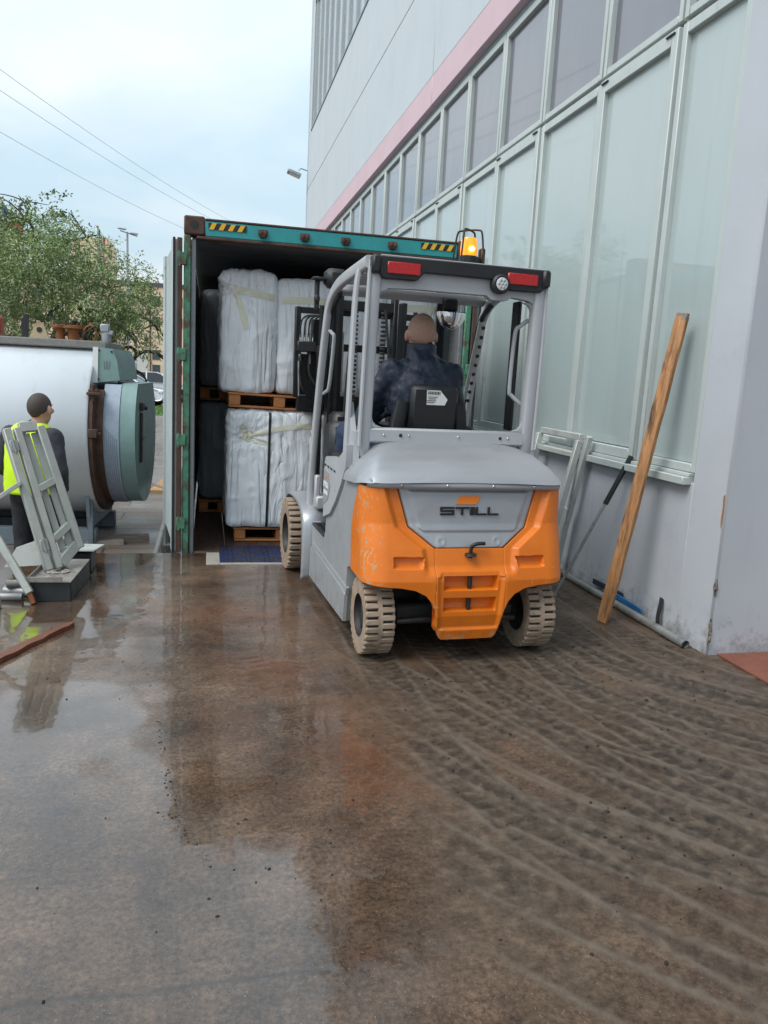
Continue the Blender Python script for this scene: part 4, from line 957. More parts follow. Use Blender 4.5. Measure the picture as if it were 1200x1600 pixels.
# ------------------------------------------------------------------ wheels
def wheel(x, y, r, wdt, nl, name='wheel'):
    """axle along X; the muddy lugs stand on a darker carcass"""
    sg = 1 if x > 0 else -1
    w_ = MB(); h = wdt/2
    w_.lathe([(r*.56, -h*.94), (r*.80, -h), (r*.93, -h*.97), (r-.022, -h*.86), (r-.020, h*.86), (r*.93, h*.97), (r*.80, h), (r*.56, h*.94)], (0, 0, 0), (1, 0, 0), 44, cap=False)
    o = w_.build('wheel', m_mudtyre, fk); o.location = (x, y, r)
    t = MB()
    for k_ in range(nl):
        for sd_ in (-1, 1):
            a = 2*math.pi*(k_+(.5 if sd_ > 0 else 0))/nl
            lw = 2*math.pi*r/nl*.67
            c, s2 = math.cos(a), math.sin(a); M = Matrix(((1, 0, 0), (0, c, -s2), (0, s2, c)))
            t.box(Vector((sd_*h*.52, -math.sin(a)*(r-.011), math.cos(a)*(r-.011))), (h*.92, lw, .022), M, .005)
    t.lathe([(r-.021, -h*.16), (r-.001, -h*.14), (r-.001, h*.14), (r-.021, h*.16)], (0, 0, 0), (1, 0, 0), 44, cap=False)
    t.build('tread', m_mudtyre, o)
    g = MB(); g.lathe([(r-.0185, -h*.84), (r-.0185, h*.84)], (0, 0, 0), (1, 0, 0), 44, cap=False); g.build('carcass', m_rubber, o)
    q = MB(); q.lathe([(r*.58, sg*h*.90), (r*.55, sg*h*.55), (r*.36, sg*h*.45), (r*.30, sg*h*.62), (r*.16, sg*h*.66), (.001, sg*h*.66)], (0, 0, 0), (1, 0, 0), 32, cap=False)
    q.lathe([(r*.57, -sg*h*.9), (r*.4, -sg*h*.4), (.001, -sg*h*.4)], (0, 0, 0), (1, 0, 0), 24, cap=False); q.build('rim', m_dark, o)
    for k_ in range(6):
        a = k_*math.pi/3; n_ = MB(); n_.lathe([(.012, 0), (.012, .014)], (sg*h*.45, math.cos(a)*r*.42, math.sin(a)*r*.42), (sg, 0, 0), 6); n_.build('wheel_nut', m_dark, o)
    return o
for sx in (-1, 1):
    w_ = wheel(sx*.485, .0, .220, .168, 30); w_.rotation_euler = (R(6 if sx > 0 else 0), 0, R(-1.5))
    wheel(sx*.60, 1.95, .285, .21, 32)
# ------------------------------------------------------------------ overhead guard
def rsweep(b, pts, wx, wy, n_=8, up_=(1, 0, 0)):
    """rounded rectangle swept along pts; wx across X, wy across the path"""
    P = spline(pts, n_); ring = []
    for k_ in range(16):
        a = 2*math.pi*k_/16; ring.append((math.copysign(abs(math.cos(a))**.45, math.cos(a))*wx/2, math.copysign(abs(math.sin(a))**.45, math.sin(a))*wy/2))
    vs = []
    for i, p in enumerate(P):
        t = (P[min(i+1, len(P)-1)]-P[max(i-1, 0)]).normalized(); x = Vector(up_); x = (x-t*x.dot(t)).normalized(); y = t.cross(x)
        vs += [p+x*c[0]+y*c[1] for c in ring]
    b.grid(vs, len(P), 16, cv=True); m_ = len(P)
    k0 = len(b.v)-m_*16
    b.f += [[k0+i for i in range(16)], [k0+(m_-1)*16+i for i in range(16)][::-1]]; b.mi += [0, 0]
    return b
for s_ in (-1, 1):
    b = MB(); rsweep(b, [(s_*.512, .30, 1.10), (s_*.510, .275, 1.3), (s_*.507, .25, 1.9), (s_*.503, .245, 2.06), (s_*.50, .25, 2.19)], .070, .085); rp2 = b.build('rear_pillar', m_guard, fk)
    b = MB(); rsweep(b, [(s_*.548, .235, 1.16), (s_*.544, .215, 1.7), (s_*.538, .21, 2.15)], .016, .03); b.build('pillar_rib', m_guard, rp2)
    b = MB(); rsweep(b, [(s_*.578, .45, .98), (s_*.578, .42, 1.3), (s_*.575, .405, 1.7), (s_*.566, .41, 2.02), (s_*.55, .42, 2.16)], .026, .07); b.build('side_strut', m_guard, fk)
    b = MB(); b.prism([(.24, 1.04), (.50, 1.0), (.475, 1.2), (.445, 1.40), (.40, 1.33), (.34, 1.24), (.27, 1.24)], (s_*.572, 0, 0), (0, 1, 0), (0, 0, 1), (-s_*.03, 0, 0)); b.build('pillar_base', m_guard, fk)
    b = MB(); rsweep(b, [(s_*.58, 1.56, .55), (s_*.578, 1.545, .8), (s_*.572, 1.42, 1.35), (s_*.566, 1.255, 1.87), (s_*.56, 1.19, 2.01), (s_*.553, 1.04, 2.10), (s_*.545, .8, 2.145), (s_*.53, .26, 2.185)], .046, .07, 8); fp = b.build('front_pillar', m_guard if s_ < 0 else m_guard, fk)
    b = MB(); rsweep(b, [(s_*.55, 1.44, 1.3), (s_*.545, 1.29, 1.8), (s_*.54, 1.19, 1.98), (s_*.53, 1.0, 2.075)], .03, .035); b.build('pillar_seal', m_black, fp)
    if s_ > 0:
        for i in range(9):
            t_ = i/8; y, z = 1.40-.20*t_, 1.42+.52*t_; b = MB(); b.lathe([(.014, 0), (.014, .003)], (.55, y-.040, z-.008), (0, -1, -.3), 10); b.build('pillar_hole', m_ink, fp)
        b = MB(); rsweep(b, [(.545, 1.43, 1.30), (.545, 1.365, 1.5), (.545, 1.175, 1.98)], .05, .012); b.build('perforated_strip', m_alu, fp)
    # grab handles
    if s_ < 0: hp = [(-.565, 1.255, 1.86), (-.53, 1.22, 1.83), (-.515, 1.22, 1.78), (-.515, 1.32, 1.48), (-.53, 1.36, 1.43), (-.575, 1.40, 1.40)]
    else: hp = [(.50, .33, 1.94), (.455, .35, 1.90), (.43, .36, 1.85), (.425, .37, 1.53), (.445, .37, 1.48), (.515, .34, 1.42)]
    b = MB(); b.tube(spline(hp, 5), .013, 10); b.build('grab_handle', m_guard, fk)
b = MB(); b.box((.495, .50, 1.66), (.022, .10, .80), bev=.006); b.build('door_seal', m_black, fk)
b = MB(); b.box((0, .265, 1.222), (.99, .05, .088), bev=.012); rb = b.build('rear_crossbar', m_guard, fk)
for (x, r_, m_) in ((-.40, .008, m_chrome), (-.30, .011, m_ink), (-.25, .008, m_chrome), (.06, .008, m_chrome), (.33, .010, m_ink), (.38, .008, m_chrome)):
    b = MB(); b.ell((x, .238, 1.225), (r_, .006, r_), 10, 6); b.build('bolt', m_, rb)
for s_ in (-1, 1):
    for zc, zs_ in ((1.30, 1), (2.0, -1)):
        b = MB(); b.prism([(0, 0), (.07, 0), (.03, zs_*.014), (.012, zs_*.035), (0, zs_*.09)], (s_*.482, .25, zc-zs_*.032), (-s_, 0, 0), (0, 0, 1), (0, .03, 0)); b.build('gusset', m_guard, fk)
# rear header: grey beam, black lamp bar, lamps
b = MB(); b.prism([(-.52, 2.19), (.52, 2.19), (.52, 2.06), (.49, 2.015), (.44, 2.04), (.33, 2.052), (.30, 2.03), (.20, 2.03), (.17, 2.052), (-.28, 2.052), (-.42, 2.045), (-.47, 2.02), (-.52, 2.06)], (0, .225, 0), (1, 0, 0), (0, 0, 1), (0, .06, 0)); hb = b.build('rear_header', m_guard, fk)
b = MB(); b.prism([(-.49, 2.215), (.52, 2.215), (.52, 2.11), (.49, 2.086), (.30, 2.086), (.26, 2.138), (-.225, 2.140), (-.27, 2.092), (-.465, 2.092), (-.49, 2.118)], (0, .185, 0), (1, 0, 0), (0, 0, 1), (0, .042, 0)); lb_ = b.build('lamp_bar', m_black, fk)
lb_.modifiers.new('bv', 'BEVEL').width = .006
for (x0, x1) in ((-.445, -.255), (.275, .465)):
    b = MB(); b.box(((x0+x1)/2, .181, 2.152), (x1-x0, .012, .062), bev=.005); tl = b.build('tail_light', m_red, fk)
for s_ in (-1, 1):
    b = MB(); b.box((s_*.515+.005, .20, 2.165), (.05, .07, .10), bev=.014); b.build('corner_cap', m_black, lb_)
b = MB(); b.lathe([(.05, .05), (.056, .02), (.056, -.01), (.045, -.02), (.001, -.02)], (.235, .185, 2.115), (0, 1, 0), 24, cap=False); wl = b.build('work_light', m_black, fk)
b = MB(); b.lathe([(.036, 0), (.034, -.004), (.001, -.006)], (.235, .163, 2.115), (0, 1, 0), 20); b.build('lens', m_glasslens, wl)
for k_ in range(6):
    a = k_*math.pi/3; b = MB(); b.ell((.235+.021*math.cos(a), .1555, 2.115+.021*math.sin(a)), (.008, .002, .008), 8, 5); b.build('led', m_chrome, wl)
b = MB(); b.ell((.235, .1555, 2.115), (.008, .002, .008), 8, 5); b.build('led', m_chrome, wl)
# roof bars
for y in (.36, .46, .56, .66, .78, .90, 1.02):
    b = MB(); b.box((0, y, 2.165), (1.0, .022, .05), rotx(R(-35)), .004); b.build('roof_bar', m_guard, fk)
b = MB(); b.box((0, 1.09, 2.105), (1.04, .07, .05), rotx(R(-30)), .01); b.build('front_header', m_guard, fk)
b = MB(); b.box((0, .62, 2.212), (1.0, .86, .008), bev=.002); b.build('roof_pane', mat('roof_polycarbonate', (.05, .055, .06), .2), fk)
b = MB(); b.tube([(-.48, .2, 2.217), (.52, .2, 2.217)], .004, 6); b.build('roof_edge', m_guard, fk)
# rotating beacon in its cage
b = MB(); b.lathe([(.085, 2.215), (.080, 2.225), (.062, 2.24), (.060, 2.285), (.05, 2.29)], (.115, .42, 0), (0, 0, 1), 24); bc = b.build('beacon', m_black, fk)
b = MB(); b.lathe([(.050, 2.29), (.051, 2.33), (.047, 2.375), (.040, 2.392), (.001, 2.395)], (.115, .42, 0), (0, 0, 1), 24, cap=False); b.build('lens', m_amber, bc)
b = MB(); b.ell((.115, .366, 2.325), (.017, .010, .013), 12, 8); b.build('bulb', m_bulb, bc)
for k_ in range(4):
    a = math.pi/4+k_*math.pi/2; c, s_ = math.cos(a), math.sin(a); cen = Vector((.115, .42, 0))
    pp = [cen+Vector((c*.105, s_*.105, 2.225)), cen+Vector((c*.092, s_*.092, 2.33)), cen+Vector((c*.078, s_*.078, 2.42)), cen+Vector((c*.055, s_*.055, 2.435)), cen+Vector((0, 0, 2.438))]
    b = MB(); b.tube(spline(pp, 4), .006, 8); b.build('cage_bar', m_black, bc)
b = MB(); b.box((.20, .42, 2.28), (.03, .05, .12), bev=.008); b.build('beacon_bracket', m_black, bc)
# ------------------------------------------------------------------ seat, console, mirror
b = MB(); b.box((-.06, .40, 1.35), (.30, .09, .34), rotx(R(6)), .044); b.box((-.06, .62, 1.02), (.46, .46, .13), bev=.04); st = b.build('seat', m_black, fk)
for s_ in (-1, 1):
    b = MB(); rsweep(b, [(-.06+s_*.17, .44, 1.12), (-.06+s_*.20, .45, 1.25), (-.06+s_*.175, .44, 1.42)], .08, .10); b.build('side_bolster', m_black, st)
SM = rotx(R(6)); SC = Vector((-.06, .40, 1.36)); sp3 = lambda x, y, z: SC+SM @ Vector((x, y, z))
b = MB(); b.prism([(-.055, -.045), (.06, -.045), (.075, -.01), (.025, .042), (-.06, .042)], sp3(0, -.047, .095), SM @ Vector((1, 0, 0)), SM @ Vector((0, 0, 1)), SM @ Vector((0, -.002, 0))); lbp = b.build('seat_label', m_label, st)
for i in range(8):
    b = MB(); b.box(sp3(-.048+i*.010, -.0505, .122), (.004 if i % 2 else .006, .002, .018), SM); b.build('barcode_bar', m_ink, lbp)
for i in range(4):
    b = MB(); b.box(sp3(-.02-.004*i, -.0505, .098-.011*i), (.06-.012*(i % 2), .002, .003), SM); b.build('print_line', m_ink, lbp)
b = MB(); b.box((.23, .72, 1.24), (.10, .36, .06), bev=.02); b.box((.24, .88, 1.29), (.06, .08, .05), bev=.02); b.box((.23, .6, 1.1), (.05, .06, .25), bev=.01); b.build('armrest', m_black, fk)
b = MB(); b.box((-.08, 1.36, 1.02), (.86, .22, .42), bev=.04); b.box((-.40, 1.40, 1.10), (.16, .20, .38), bev=.03); b.build('dashboard', m_black, fk)
b = MB(); M_ = rotx(R(-35)); ring = [Vector((-.08, 1.12, 1.30))+M_ @ Vector((.16*math.cos(a), .16*math.sin(a), 0)) for a in np.linspace(0, 2*math.pi, 25)]
b.tube(ring, .013, 8, cap=False); b.tube([(-.08, 1.12, 1.30), (-.08, 1.3, 1.1)], .025, 10); b.tube([ring[0], ring[12]], .012, 8); b.build('steering_wheel', m_black, fk)
b = MB(); vs = []
for i in range(9):
    t_ = i/8*math.pi/2
    for k_ in range(17):
        a = math.pi+math.pi*k_/16; vs.append((.25+.105*math.sin(t_)*math.cos(a), 1.02-.05*math.cos(t_), 2.01+.115*math.sin(t_)*math.sin(a)))
b.grid(vs, 9, 17); mi_ = b.build('mirror', mat('mirror_glass', (.8, .8, .8), .04, metal=1, var=.02), fk, True, 60)
b = MB(); b.box((.25, 1.03, 2.014), (.215, .03, .008), bev=.003); b.box((.25, 1.05, 2.06), (.10, .06, .09), bev=.02); b.build('mirror_mount', m_black, mi_)
# front work lights at the top left
b = MB(); b.box((-.50, 1.32, 2.20), (.15, .12, .13), rotz(R(10)), .03); b.build('front_lamp', m_dark, fk)
b = MB(); b.box((-.62, 1.35, 2.10), (.03, .05, .22), bev=.008); b.box((-.62, 1.30, 2.19), (.09, .10, .015), bev=.004); b.ell((-.625, 1.315, 2.06), (.022, .02, .03), 10, 6); b.build('lamp_bracket', m_dark, fk)
# ------------------------------------------------------------------ mast, carriage, attachment, forks
for s_ in (-1, 1):
    b = MB(); b.box((s_*.30, 2.36, 1.12), (.05, .13, 2.1), bev=.005); b.box((s_*.275, 2.305, 1.12), (.06, .02, 2.08), bev=.004); up1 = b.build('mast_upright', m_greaseblack, fk)
    b = MB(); b.box((s_*.235, 2.37, 1.30), (.04, .11, 2.0), bev=.004); b.build('inner_mast', m_greaseblack, fk)
    b = MB(); b.tube([(s_*.40, 2.30, .35), (s_*.40, 2.30, 1.75)], .032, 14); b.tube([(s_*.40, 2.30, 1.75), (s_*.40, 2.30, 2.1)], .02, 12); b.lathe([(.04, 1.72), (.04, 1.78)], (s_*.40, 2.30, 0), (0, 0, 1), 14); b.build('lift_cylinder', m_greaseblack, fk)
    b = MB()
    for i in range(46): b.box((s_*.12, 2.28, .45+i*.036), (.045, .016, .022), bev=.004)
    b.build('lift_chain', m_dark, fk)
    b = MB(); b.tube(spline([(s_*.2, 2.27, .6), (s_*.19, 2.26, 1.2), (s_*.17, 2.25, 1.7), (s_*.13, 2.27, 2.1)], 6), .012, 8); b.build('hose', m_rubber, fk)
for z in (.35, 1.0, 2.12):
    b = MB(); b.box((0, 2.36, z), (.62, .08, .08), bev=.006); b.build('mast_crossmember', m_greaseblack, fk)
ca = MB()
for (c, d) in (((-.33, 2.52, 2.07), (.50, .06, .05)), ((.33, 2.52, 2.07), (.50, .06, .05)), ((0, 2.52, 1.78), (1.10, .06, .06)), ((0, 2.52, 1.30), (1.10, .07, .14)), ((-.56, 2.52, 1.72), (.045, .07, .75)), ((.56, 2.52, 1.72), (.045, .07, .75)), ((-.42, 2.53, 1.50), (.26, .03, .42)), ((.42, 2.53, 1.50), (.26, .03, .42)), ((-.35, 2.50, 1.64), (.20, .05, .72)), ((.35, 2.50, 1.64), (.20, .05, .72))):
    ca.box(c, d, bev=.005)
car = ca.build('carriage', m_greaseblack, fk)
b = MB(); b.box((-.49, 2.455, 1.77), (.16, .05, .09), bev=.008); b.build('valve_block', m_dark, car)
for i in range(4):
    x = -.545+i*.035; b = MB(); b.tube(spline([(x, 2.45, 1.80), (x, 2.44, 1.95), (x+.03, 2.44, 2.01), (x+.12, 2.46, 2.03), (-.30, 2.48, 2.02-.01*i)], 6), .007, 8); b.build('hose', m_rubber, car)
    b = MB(); b.tube([(x, 2.45, 1.815), (x, 2.448, 1.88)], .0095, 8); b.build('hose_fitting', m_chrome, car)
for i, x in enumerate((-.545, -.46)):
    b = MB(); b.tube(spline([(x, 2.45, 1.73), (x, 2.44, 1.55), (x+.03+.06*i, 2.44, 1.42), (x+.1+.08*i, 2.47, 1.36)], 6), .012, 8); b.build('hose', m_rubber, car)
    b = MB(); b.tube([(x, 2.45, 1.70), (x, 2.447, 1.63)], .014, 8); b.build('hose_fitting', m_chrome, car)
b = MB(); b.tube([(-.555, 2.44, 1.65), (-.545, 2.44, 1.36)], .008, 8); b.build('guide_rod', m_galv, car)
for s_ in (-1, 1):
    b = MB(); b.box((s_*.40, 2.60, 1.50), (.12, .045, .52), bev=.006); b.prism([(2.58, 1.225), (3.65, 1.245), (3.65, 1.258), (2.58, 1.275)], (s_*.40-.06, 0, 0), (0, 1, 0), (0, 0, 1), (.12, 0, 0)); b.build('fork', m_greaseblack, fk)
b = MB(); b.box((-.20, 2.44, 1.66), (.05, .01, .50), bev=.003); b.build('white_plate', mat('pale_plate', (.45, .45, .45), .5), fk)

# ================================================================== people
def capsule(b, p0, p1, r0, r1, n=12, m=5):
    p0, p1 = Vector(p0), Vector(p1); d = (p1-p0); L_ = d.length; d = d/L_; pts = []; rs = []
    for i in range(m): a = math.pi/2*(1-i/m); pts.append(p0-d*r0*math.sin(a)); rs.append(max(.0005, r0*math.cos(a)))
    pts.append(p0); rs.append(r0)
    pts.append(p1); rs.append(r1)
    for i in range(1, m+1): a = math.pi/2*i/m; pts.append(p1+d*r1*math.sin(a)); rs.append(max(.0005, r1*math.cos(a)))
    b.tube(pts, rs, n)
def remeshed(b, name, m, parent, vox, sm=6, disp=None):
    o = b.build(name, m, parent, True, 180, fix=True)
    q = o.modifiers.new('r', 'REMESH'); q.mode = 'VOXEL'; q.voxel_size = vox; q.use_smooth_shade = True
    q = o.modifiers.new('s', 'SMOOTH'); q.iterations = sm; q.factor = .5
    if disp:
        t = bpy.data.textures.new(name+'_folds', 'CLOUDS'); t.noise_scale = disp[0]; t.noise_depth = 3
        q = o.modifiers.new('d', 'DISPLACE'); q.texture = t; q.strength = disp[1]; q.mid_level = .5
    return o
def head(b, c, rz, tilt=0, sc=1.05):
    """skull, jaw, ears, nose at c (centre of the head) facing +Y turned by rz"""
    M = rotz(rz) @ rotx(tilt) @ Matrix.Scale(sc, 3); c = Vector(c); T = lambda p: c+M @ Vector(p)
    b.ell(c+M @ Vector((0, -.012, .018)), (.077, .096, .098), 18, 14, M); b.ell(T((0, .022, -.045)), (.060, .070, .072), 16, 12, M); b.ell(T((0, .05, -.085)), (.036, .035, .03), 12, 8, M)
    capsule(b, T((0, .088, .012)), T((0, .104, -.022)), .010, .015); b.ell(T((0, .085, .035)), (.05, .015, .012), 12, 8, M); b.ell(T((0, .088, -.058)), (.026, .012, .010), 10, 6, M)
    for s_ in (-1, 1):
        b.ell(T((s_*.083, -.005, -.008)), (.012, .021, .033), 10, 8, M @ rotz(s_*R(18))); b.ell(T((s_*.055, .05, -.01)), (.02, .03, .02), 10, 8, M)
    capsule(b, T((0, -.02, -.06)), c+Vector((0, -.035, -.165)), .056, .058)
    return T, M
def hand(b, wrist, dirv, palm_n, s=1, curl=.5):
    """palm and five fingers; dirv forward, palm_n out of the palm"""
    d = Vector(dirv).normalized(); n_ = Vector(palm_n); n_ = (n_-d*n_.dot(d)).normalized(); x = d.cross(n_)*s; w_ = Vector(wrist)
    for i in range(4): capsule(b, w_+x*(-.022+.015*i), w_+d*.082+x*(-.032+.021*i), .014, .011, 8, 3)
    for i, l in enumerate((.068, .080, .075, .058)):
        p = w_+d*.085+x*(-.032+.021*i); q = p+d*l*.45*math.cos(curl*.6)+n_*l*.45*math.sin(curl*.6); r_ = q+d*l*.3*math.cos(curl*1.6)+n_*l*.3*math.sin(curl*1.6); t = r_+d*l*.25*math.cos(curl*2.4)+n_*l*.25*math.sin(curl*2.4)
        capsule(b, p, q, .0095, .009, 8, 3); capsule(b, q, r_, .009, .0082, 8, 3); capsule(b, r_, t, .0082, .007, 8, 3)
    p = w_+d*.02-x*.03; q = p+d*.035-x*.025+n_*.012; r_ = q+d*.03-x*.005+n_*.015
    capsule(b, p, q, .014, .011, 8, 3); capsule(b, q, r_, .011, .009, 8, 3)
def eyes(T, M, parent):
    for s_ in (-1, 1):
        b = MB(); b.ell(T((s_*.031, .078, .006)), (.012, .010, .009), 10, 8, M); b.build('eye', m_label, parent); 
        b = MB(); b.ell(T((s_*.031, .0865, .006)), (.0045, .003, .0045), 8, 6, M); b.build('iris', m_ink, parent)
def haircap(T, M, c, m, parent, front=.075, low=-.05):
    vs = []; nu, nv = 16, 30; c = Vector(c)
    for i in range(nu):
        for k_ in range(nv):
            a = 2*math.pi*k_/nv; back = (1-math.cos(a-math.pi/2))/2       # 0 at the face, 1 at the nape
            tm = R(66)+R(74)*back**.75-R(9)*math.cos(2*a)+R(3)*math.sin(a*11)*(back > .12)+R(2)*math.sin(a*23+1)
            t = tm*i/(nu-1); p = Vector((.0780*math.sin(t)*math.cos(a), .0972*math.sin(t)*math.sin(a)-.012, .0992*math.cos(t)+.018))
            if p.z < -.02: f = 1-.12*min(1, (-.02-p.z)/.06); p.x *= f
            vs.append(c+M @ p)
    b = MB(); b.grid(vs, nu, nv, cv=True); o = b.build('hair', m, parent, True, 180); o.modifiers.new('t', 'SOLIDIFY').thickness = .002
    return o
# ---- the driver, seated in the truck (own thing, forklift axes)
FM = Matrix.Translation(FO) @ Matrix.Rotation(FYAW, 4, 'Z')
dv = tag(empty('person', FM @ Vector((-.07, .62, 1.08)), FYAW), 'person with shaved head in a navy work jacket driving the forklift, seen from behind', 'person')
b = MB(); hc = (0, .05, .748)
T, Mh = head(b, hc, R(-4), R(4), 1.14)
capsule(b, (0, 0, .05), (0, -.01, .30), .135, .14); capsule(b, (0, -.01, .30), (0, .0, .50), .14, .13); capsule(b, (-.14, .0, .49), (.14, .0, .49), .05, .05)
arms = {-1: ((-.195, 0, .50), (-.31, .14, .22), (-.13, .40, .25)), 1: ((.195, 0, .50), (.295, .12, .205), (.285, .36, .20))}
legs = {-1: ((-.10, .05, .03), (-.33, .52, .08), (-.36, .62, -.40)), 1: ((.10, .05, .03), (.20, .55, .10), (.20, .68, -.40))}
for s_ in (-1, 1):
    a, e_, h_ = arms[s_]; capsule(b, a, e_, .052, .042); capsule(b, e_, h_, .042, .028)
    hand(b, h_, Vector(h_)-Vector(e_), (0, 0, -1), s_, .6)
    a, k_, f_ = legs[s_]; capsule(b, a, k_, .085, .06); capsule(b, k_, f_, .058, .042); capsule(b, f_, Vector(f_)+Vector((0, .16, -.03)), .045, .035)
body = remeshed(b, 'body', m_skin, dv, .008, 4)
eyes(T, Mh, dv); haircap(T, Mh, hc, m_stubble, dv)
b = MB(); capsule(b, (0, .0, .06), (0, -.02, .30), .165, .185); capsule(b, (0, -.02, .30), (0, -.01, .46), .18, .14)
b.ell((0, -.035, .34), (.225, .155, .24), 18, 12); capsule(b, (-.165, -.005, .49), (.165, -.005, .49), .088, .088); capsule(b, (-.10, -.01, .535), (.10, -.01, .535), .075, .075); capsule(b, (0, -.012, .52), (0, .008, .635), .135, .088)
for s_ in (-1, 1):
    a, e_, h_ = arms[s_]; e2 = Vector(e_); h2 = Vector(h_); capsule(b, a, e_, .088, .078); capsule(b, e_, e2.lerp(h2, .92), .076, .052); capsule(b, e2.lerp(h2, .80), e2.lerp(h2, .95), .056, .050)
remeshed(b, 'jacket', m_navy, dv, .012, 5, (.09, .045))
b = MB(); b.lathe([(.096, .60), (.092, .69), (.082, .693), (.084, .60)], (0, .055, 0), (0, -.05, 1), 28, cap=False); b.build('collar', m_navy, dv)
b = MB(); capsule(b, (-.06, .02, .03), (.06, .02, .03), .14, .14)
for s_ in (-1, 1):
    a, k_, f_ = legs[s_]; capsule(b, a, k_, .115, .09); capsule(b, k_, Vector(k_).lerp(Vector(f_), .93), .088, .066)
remeshed(b, 'trousers', m_navy2, dv, .014, 5, (.10, .03))
for s_ in (-1, 1):
    f_ = Vector(legs[s_][2]); b = MB(); capsule(b, f_+Vector((0, -.02, -.04)), f_+Vector((0, .17, -.065)), .055, .045); remeshed(b, 'boot', m_black, dv, .012, 3)
# ---- the man in the yard
ym = tag(empty('person', (-1.49, 7.2, -.5), R(-25)), 'person in a hi-viz yellow vest over a charcoal top standing by the tank', 'person')
b = MB(); hc = (.05, .06, 1.625); T, Mh = head(b, hc, R(2), R(-3), 1.19)
capsule(b, (0, 0, .95), (0, .0, 1.18), .13, .135); capsule(b, (0, 0, 1.18), (0, 0, 1.38), .14, .13); capsule(b, (-.15, 0, 1.40), (.15, 0, 1.40), .06, .06)
arms = {-1: ((-.2, 0, 1.39), (-.29, -.02, 1.10), (-.22, .20, .98)), 1: ((.215, 0, 1.39), (.295, -.03, 1.10), (.22, .12, .92))}
legs = {-1: ((-.1, 0, .90), (-.12, .02, .48), (-.13, -.02, .08)), 1: ((.1, 0, .90), (.12, .02, .48), (.14, -.02, .08))}
for s_ in (-1, 1):
    a, e_, h_ = arms[s_]; capsule(b, a, e_, .052, .042); capsule(b, e_, h_, .042, .028); hand(b, h_, Vector(h_)-Vector(e_), (-s_, 0, -.3), s_, .5)
    a, k_, f_ = legs[s_]; capsule(b, a, k_, .085, .06); capsule(b, k_, f_, .058, .042); capsule(b, f_, Vector(f_)+Vector((0, .15, -.03)), .045, .035)
remeshed(b, 'body', m_skin, ym, .008, 4); eyes(T, Mh, ym); haircap(T, Mh, hc, m_hair, ym)
b = MB(); capsule(b, (0, .02, .97), (0, .02, 1.2), .165, .17); capsule(b, (0, .0, 1.18), (0, -.01, 1.36), .17, .14); capsule(b, (-.175, 0, 1.39), (.175, 0, 1.39), .085, .085); capsule(b, (0, 0, 1.40), (.01, .03, 1.475), .11, .07); b.ell((0, .03, 1.12), (.20, .18, .2), 16, 10)
for s_ in (-1, 1):
    a, e_, h_ = arms[s_]; capsule(b, a, e_, .085, .068); capsule(b, e_, Vector(e_).lerp(Vector(h_), .92), .068, .048)
remeshed(b, 'shirt', m_charcoal, ym, .012, 5, (.1, .02))
def vest():
    """open-sided vest: a shell round the torso with arm openings"""
    b = MB(); nz, na = 26, 56; P = []
    rows = [(.90, .212, .205), (1.0, .205, .205), (1.12, .203, .205), (1.25, .20, .19), (1.36, .197, .165), (1.42, .185, .13), (1.47, .15, .105), (1.50, .10, .088)]
    zs_ = np.linspace(.90, 1.50, nz); rx = np.interp(zs_, [r_[0] for r_ in rows], [r_[1] for r_ in rows]); ry = np.interp(zs_, [r_[0] for r_ in rows], [r_[2] for r_ in rows])
    for i in range(nz):
        for k_ in range(na):
            a = 2*math.pi*k_/na; c, s_ = math.cos(a), math.sin(a)
            P.append((rx[i]*math.copysign(abs(c)**.8, c), ry[i]*math.copysign(abs(s_)**.8, s_)+.01, zs_[i]))
    b.v = P
    for i in range(nz-1):
        for k_ in range(na):
            a = 2*math.pi*(k_+.5)/na; z = (zs_[i]+zs_[i+1])/2
            if abs(math.cos(a)) > np.interp(z, [1.06, 1.12, 1.36, 1.43], [1.1, .86, .72, .80]) and z < 1.445 and z > 1.08: continue
            if math.sin(a) > .97 and z > 1.2: continue
            if z > 1.455 and math.sin(a) > .3: continue
            b.f.append([i*na+k_, i*na+(k_+1) % na, (i+1)*na+(k_+1) % na, (i+1)*na+k_]); b.mi.append(0)
    o = b.build('vest', m_hiviz, ym, True, 180, fix=False); q = o.modifiers.new('t', 'SOLIDIFY'); q.thickness = .012; q.offset = 1
    t = bpy.data.textures.new('vest_folds', 'CLOUDS'); t.noise_scale = .12; q = o.modifiers.new('d', 'DISPLACE'); q.texture = t; q.strength = .02
    return o
vest()
b = MB(); capsule(b, (-.05, .01, .90), (.05, .01, .90), .155, .155)
for s_ in (-1, 1):
    a, k_, f_ = legs[s_]; capsule(b, a, k_, .11, .085); capsule(b, k_, f_, .083, .07)
remeshed(b, 'trousers', mat('black_trousers', (.02, .02, .024), .8), ym, .014, 5, (.1, .02))
for s_ in (-1, 1):
    f_ = Vector(legs[s_][2]); b = MB(); capsule(b, f_+Vector((0, -.03, -.025)), f_+Vector((0, .17, -.035)), .05, .042); remeshed(b, 'boot', m_black, ym, .012, 3)
